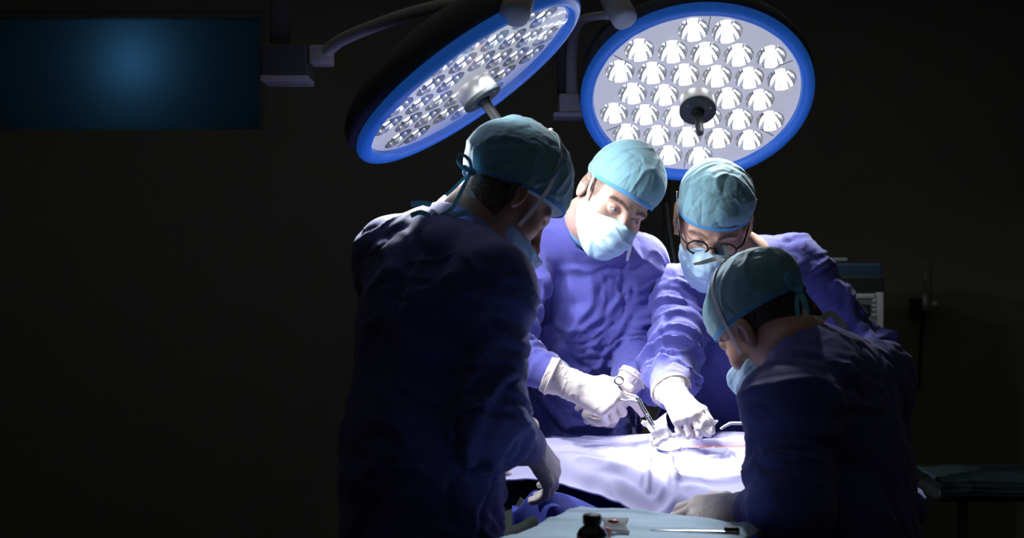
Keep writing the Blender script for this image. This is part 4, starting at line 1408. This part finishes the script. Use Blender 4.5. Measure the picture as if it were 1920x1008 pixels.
bx2(1646, 548, 1657, 690, 4.15, .03, 'panel_edge', M['white_plastic'], pn, .003)
bx2(1616, 570, 1632, 592, 4.15, .01, 'display', M['dark_panel'], pn, .003)
for k, (px_, py_) in enumerate(((1640, 563), (1640, 572), (1641, 580), (1641, 590))):
    bx2(px_ - 4, py_ - 2, px_ + 3, py_ + 3, 4.15, .012, 'button', M['white_plastic'], pn, .002)
for dx_, dy_ in ((-.12, -.1), (.12, -.1), (-.12, .14), (.12, .14)):
    MB().lathe([(0, -.015), (.05, -.015), (.055, -.01), (.055, .01), (.05, .015), (0, .015)], (1.20 + dx_, 4.34 + dy_, .055), frame_z((1, 0, 0)), 20).build('caster', M['black'], am)
a = W(1580, 489, 4.2)
tag(MB().box(a + np.array([-.01, .12, .006]), (.09, .12, .012), None, .003).build('paper_pad', M['white_plastic']), 'white flat pad lying on top of the navy monitor', 'pad')
# gas outlet on the back wall
gx = W(1745, 570, 5.5)
gas = empty('gas_flowmeter', gx, 'chrome gas valve with a round knob mounted on the back wall', 'valve')
MB().box(gx + np.array([-.045, .06, -.02]), (.05, .08, .09), None, .006).build('wall_block', M['dark_panel'], gas)
MB().lathe([(0, -.03), (.018, -.03), (.020, -.025), (.020, .02), (.014, .034), (.012, .05), (0, .05)], gx + np.array([-.015, .03, 0]), None, 22).build('valve_body', M['steel_brushed'], gas)
Rk = frame_z((.15, -1, 0))
MB().lathe([(0, .03), (.010, .03), (.012, .026), (.021, .026), (.023, .022), (.023, -.0), (.012, -.004), (.012, -.03), (0, -.03)], gx + np.array([.010, -.02, -.002]), Rk, 24).build('knob', M['steel_brushed'], gas)
MB().tube([gx + np.array([-.015, .03, .045]), gx + np.array([-.015, .03, .185])], .003, 8).build('flow_rod', M['steel'], gas)
MB().ball(gx + np.array([-.015, .03, .190]), .007).build('rod_tip', M['white_plastic'], gas)
MB().tube([gx + np.array([-.02, .03, -.03]), gx + np.array([-.022, .03, -.08]), gx + np.array([-.03, .04, -.16]), gx + np.array([-.035, .06, -.4])], .008, 10).build('hose', M['dark_panel'], gas)
# equipment stand between the two surgeons behind the table
st = empty('monitor_stand', (.60, 4.5, 0), 'pole stand with a pale rounded panel between the two standing surgeons', 'stand')
MB().tube([(W(1256, 470, 4.4)[0], 4.5, .05), (W(1256, 470, 4.4)[0], 4.5, 1.9)], .014, 12).build('pole', M['housing'], st)
bx2(1180, 452, 1243, 560, 4.4, .04, 'panel', M['grey_panel'], st, .02)
MB().tube([W(1250, 380, 4.42), W(1254, 420, 4.42), W(1260, 460, 4.42), W(1266, 500, 4.42), W(1262, 560, 4.42), W(1250, 640, 4.42)], .006, 8).build('cable', M['grey_panel'], st)
for k in range(5):
    a = 2 * math.pi * k / 5
    MB().tube([(W(1256, 470, 4.4)[0], 4.5, .07), (W(1256, 470, 4.4)[0] + .25 * math.cos(a), 4.5 + .25 * math.sin(a), .03)], [.016, .012], 10).build('foot', M['housing'], st)
# side trolley with a folded blue cloth, far right
sx = W(1850, 900, 3.0)
tr = empty('side_trolley', (1.36, 3.15, 0), 'steel side trolley in the dark at the right', 'trolley')
MB().box((1.40, 3.15, .93), (.66, .42, .03), None, .008).build('top', M['dark_panel'], tr)
MB().box((1.40, 3.15, .35), (.62, .40, .02), None, .006).build('shelf', M['dark_panel'], tr)
for dx_ in (-.26, .28):
    for dy_ in (-.18, .18):
        MB().tube([(1.40 + dx_, 3.15 + dy_, .06), (1.40 + dx_, 3.15 + dy_, .915)], .012, 10).build('leg', M['dark_panel'], tr)
        MB().lathe([(0, -.01), (.026, -.01), (.03, -.007), (.03, .007), (.026, .01), (0, .01)], (1.40 + dx_, 3.15 + dy_, .031), frame_z((0, 1, 0)), 16).build('caster', M['black'], tr)
n1, n2 = 60, 40
cu = np.linspace(1.07, 1.73, n1)[:, None] * np.ones((1, n2))
cv = np.linspace(0, 1, n2)[None, :] * np.ones((n1, 1))
cy = np.where(cv < .6, 3.12 - (3.12 - 2.93) * cv / .6, 2.925)
cz = np.where(cv < .6, .972, .972 - .040 * (cv - .6) / .4)
PP = np.stack([cu.ravel() * 9, cv.ravel() * 5, 0 * cu.ravel()], 1)
nz = (.006 * noise(PP, 2) + .007 * ridge(PP * 1.4, 4, 2.5)).reshape(n1, n2)
cz = cz + np.where(cv < .6, np.clip(nz, -.003, .02), nz * .6); cy = cy - np.where(cv > .6, np.clip(nz, 0, .02), 0)
sheet('trolley_cloth', cu, cy, cz, .004, M['teal_cloth'], None, 'folded dark teal cloth on the side trolley at the right', 'cloth')
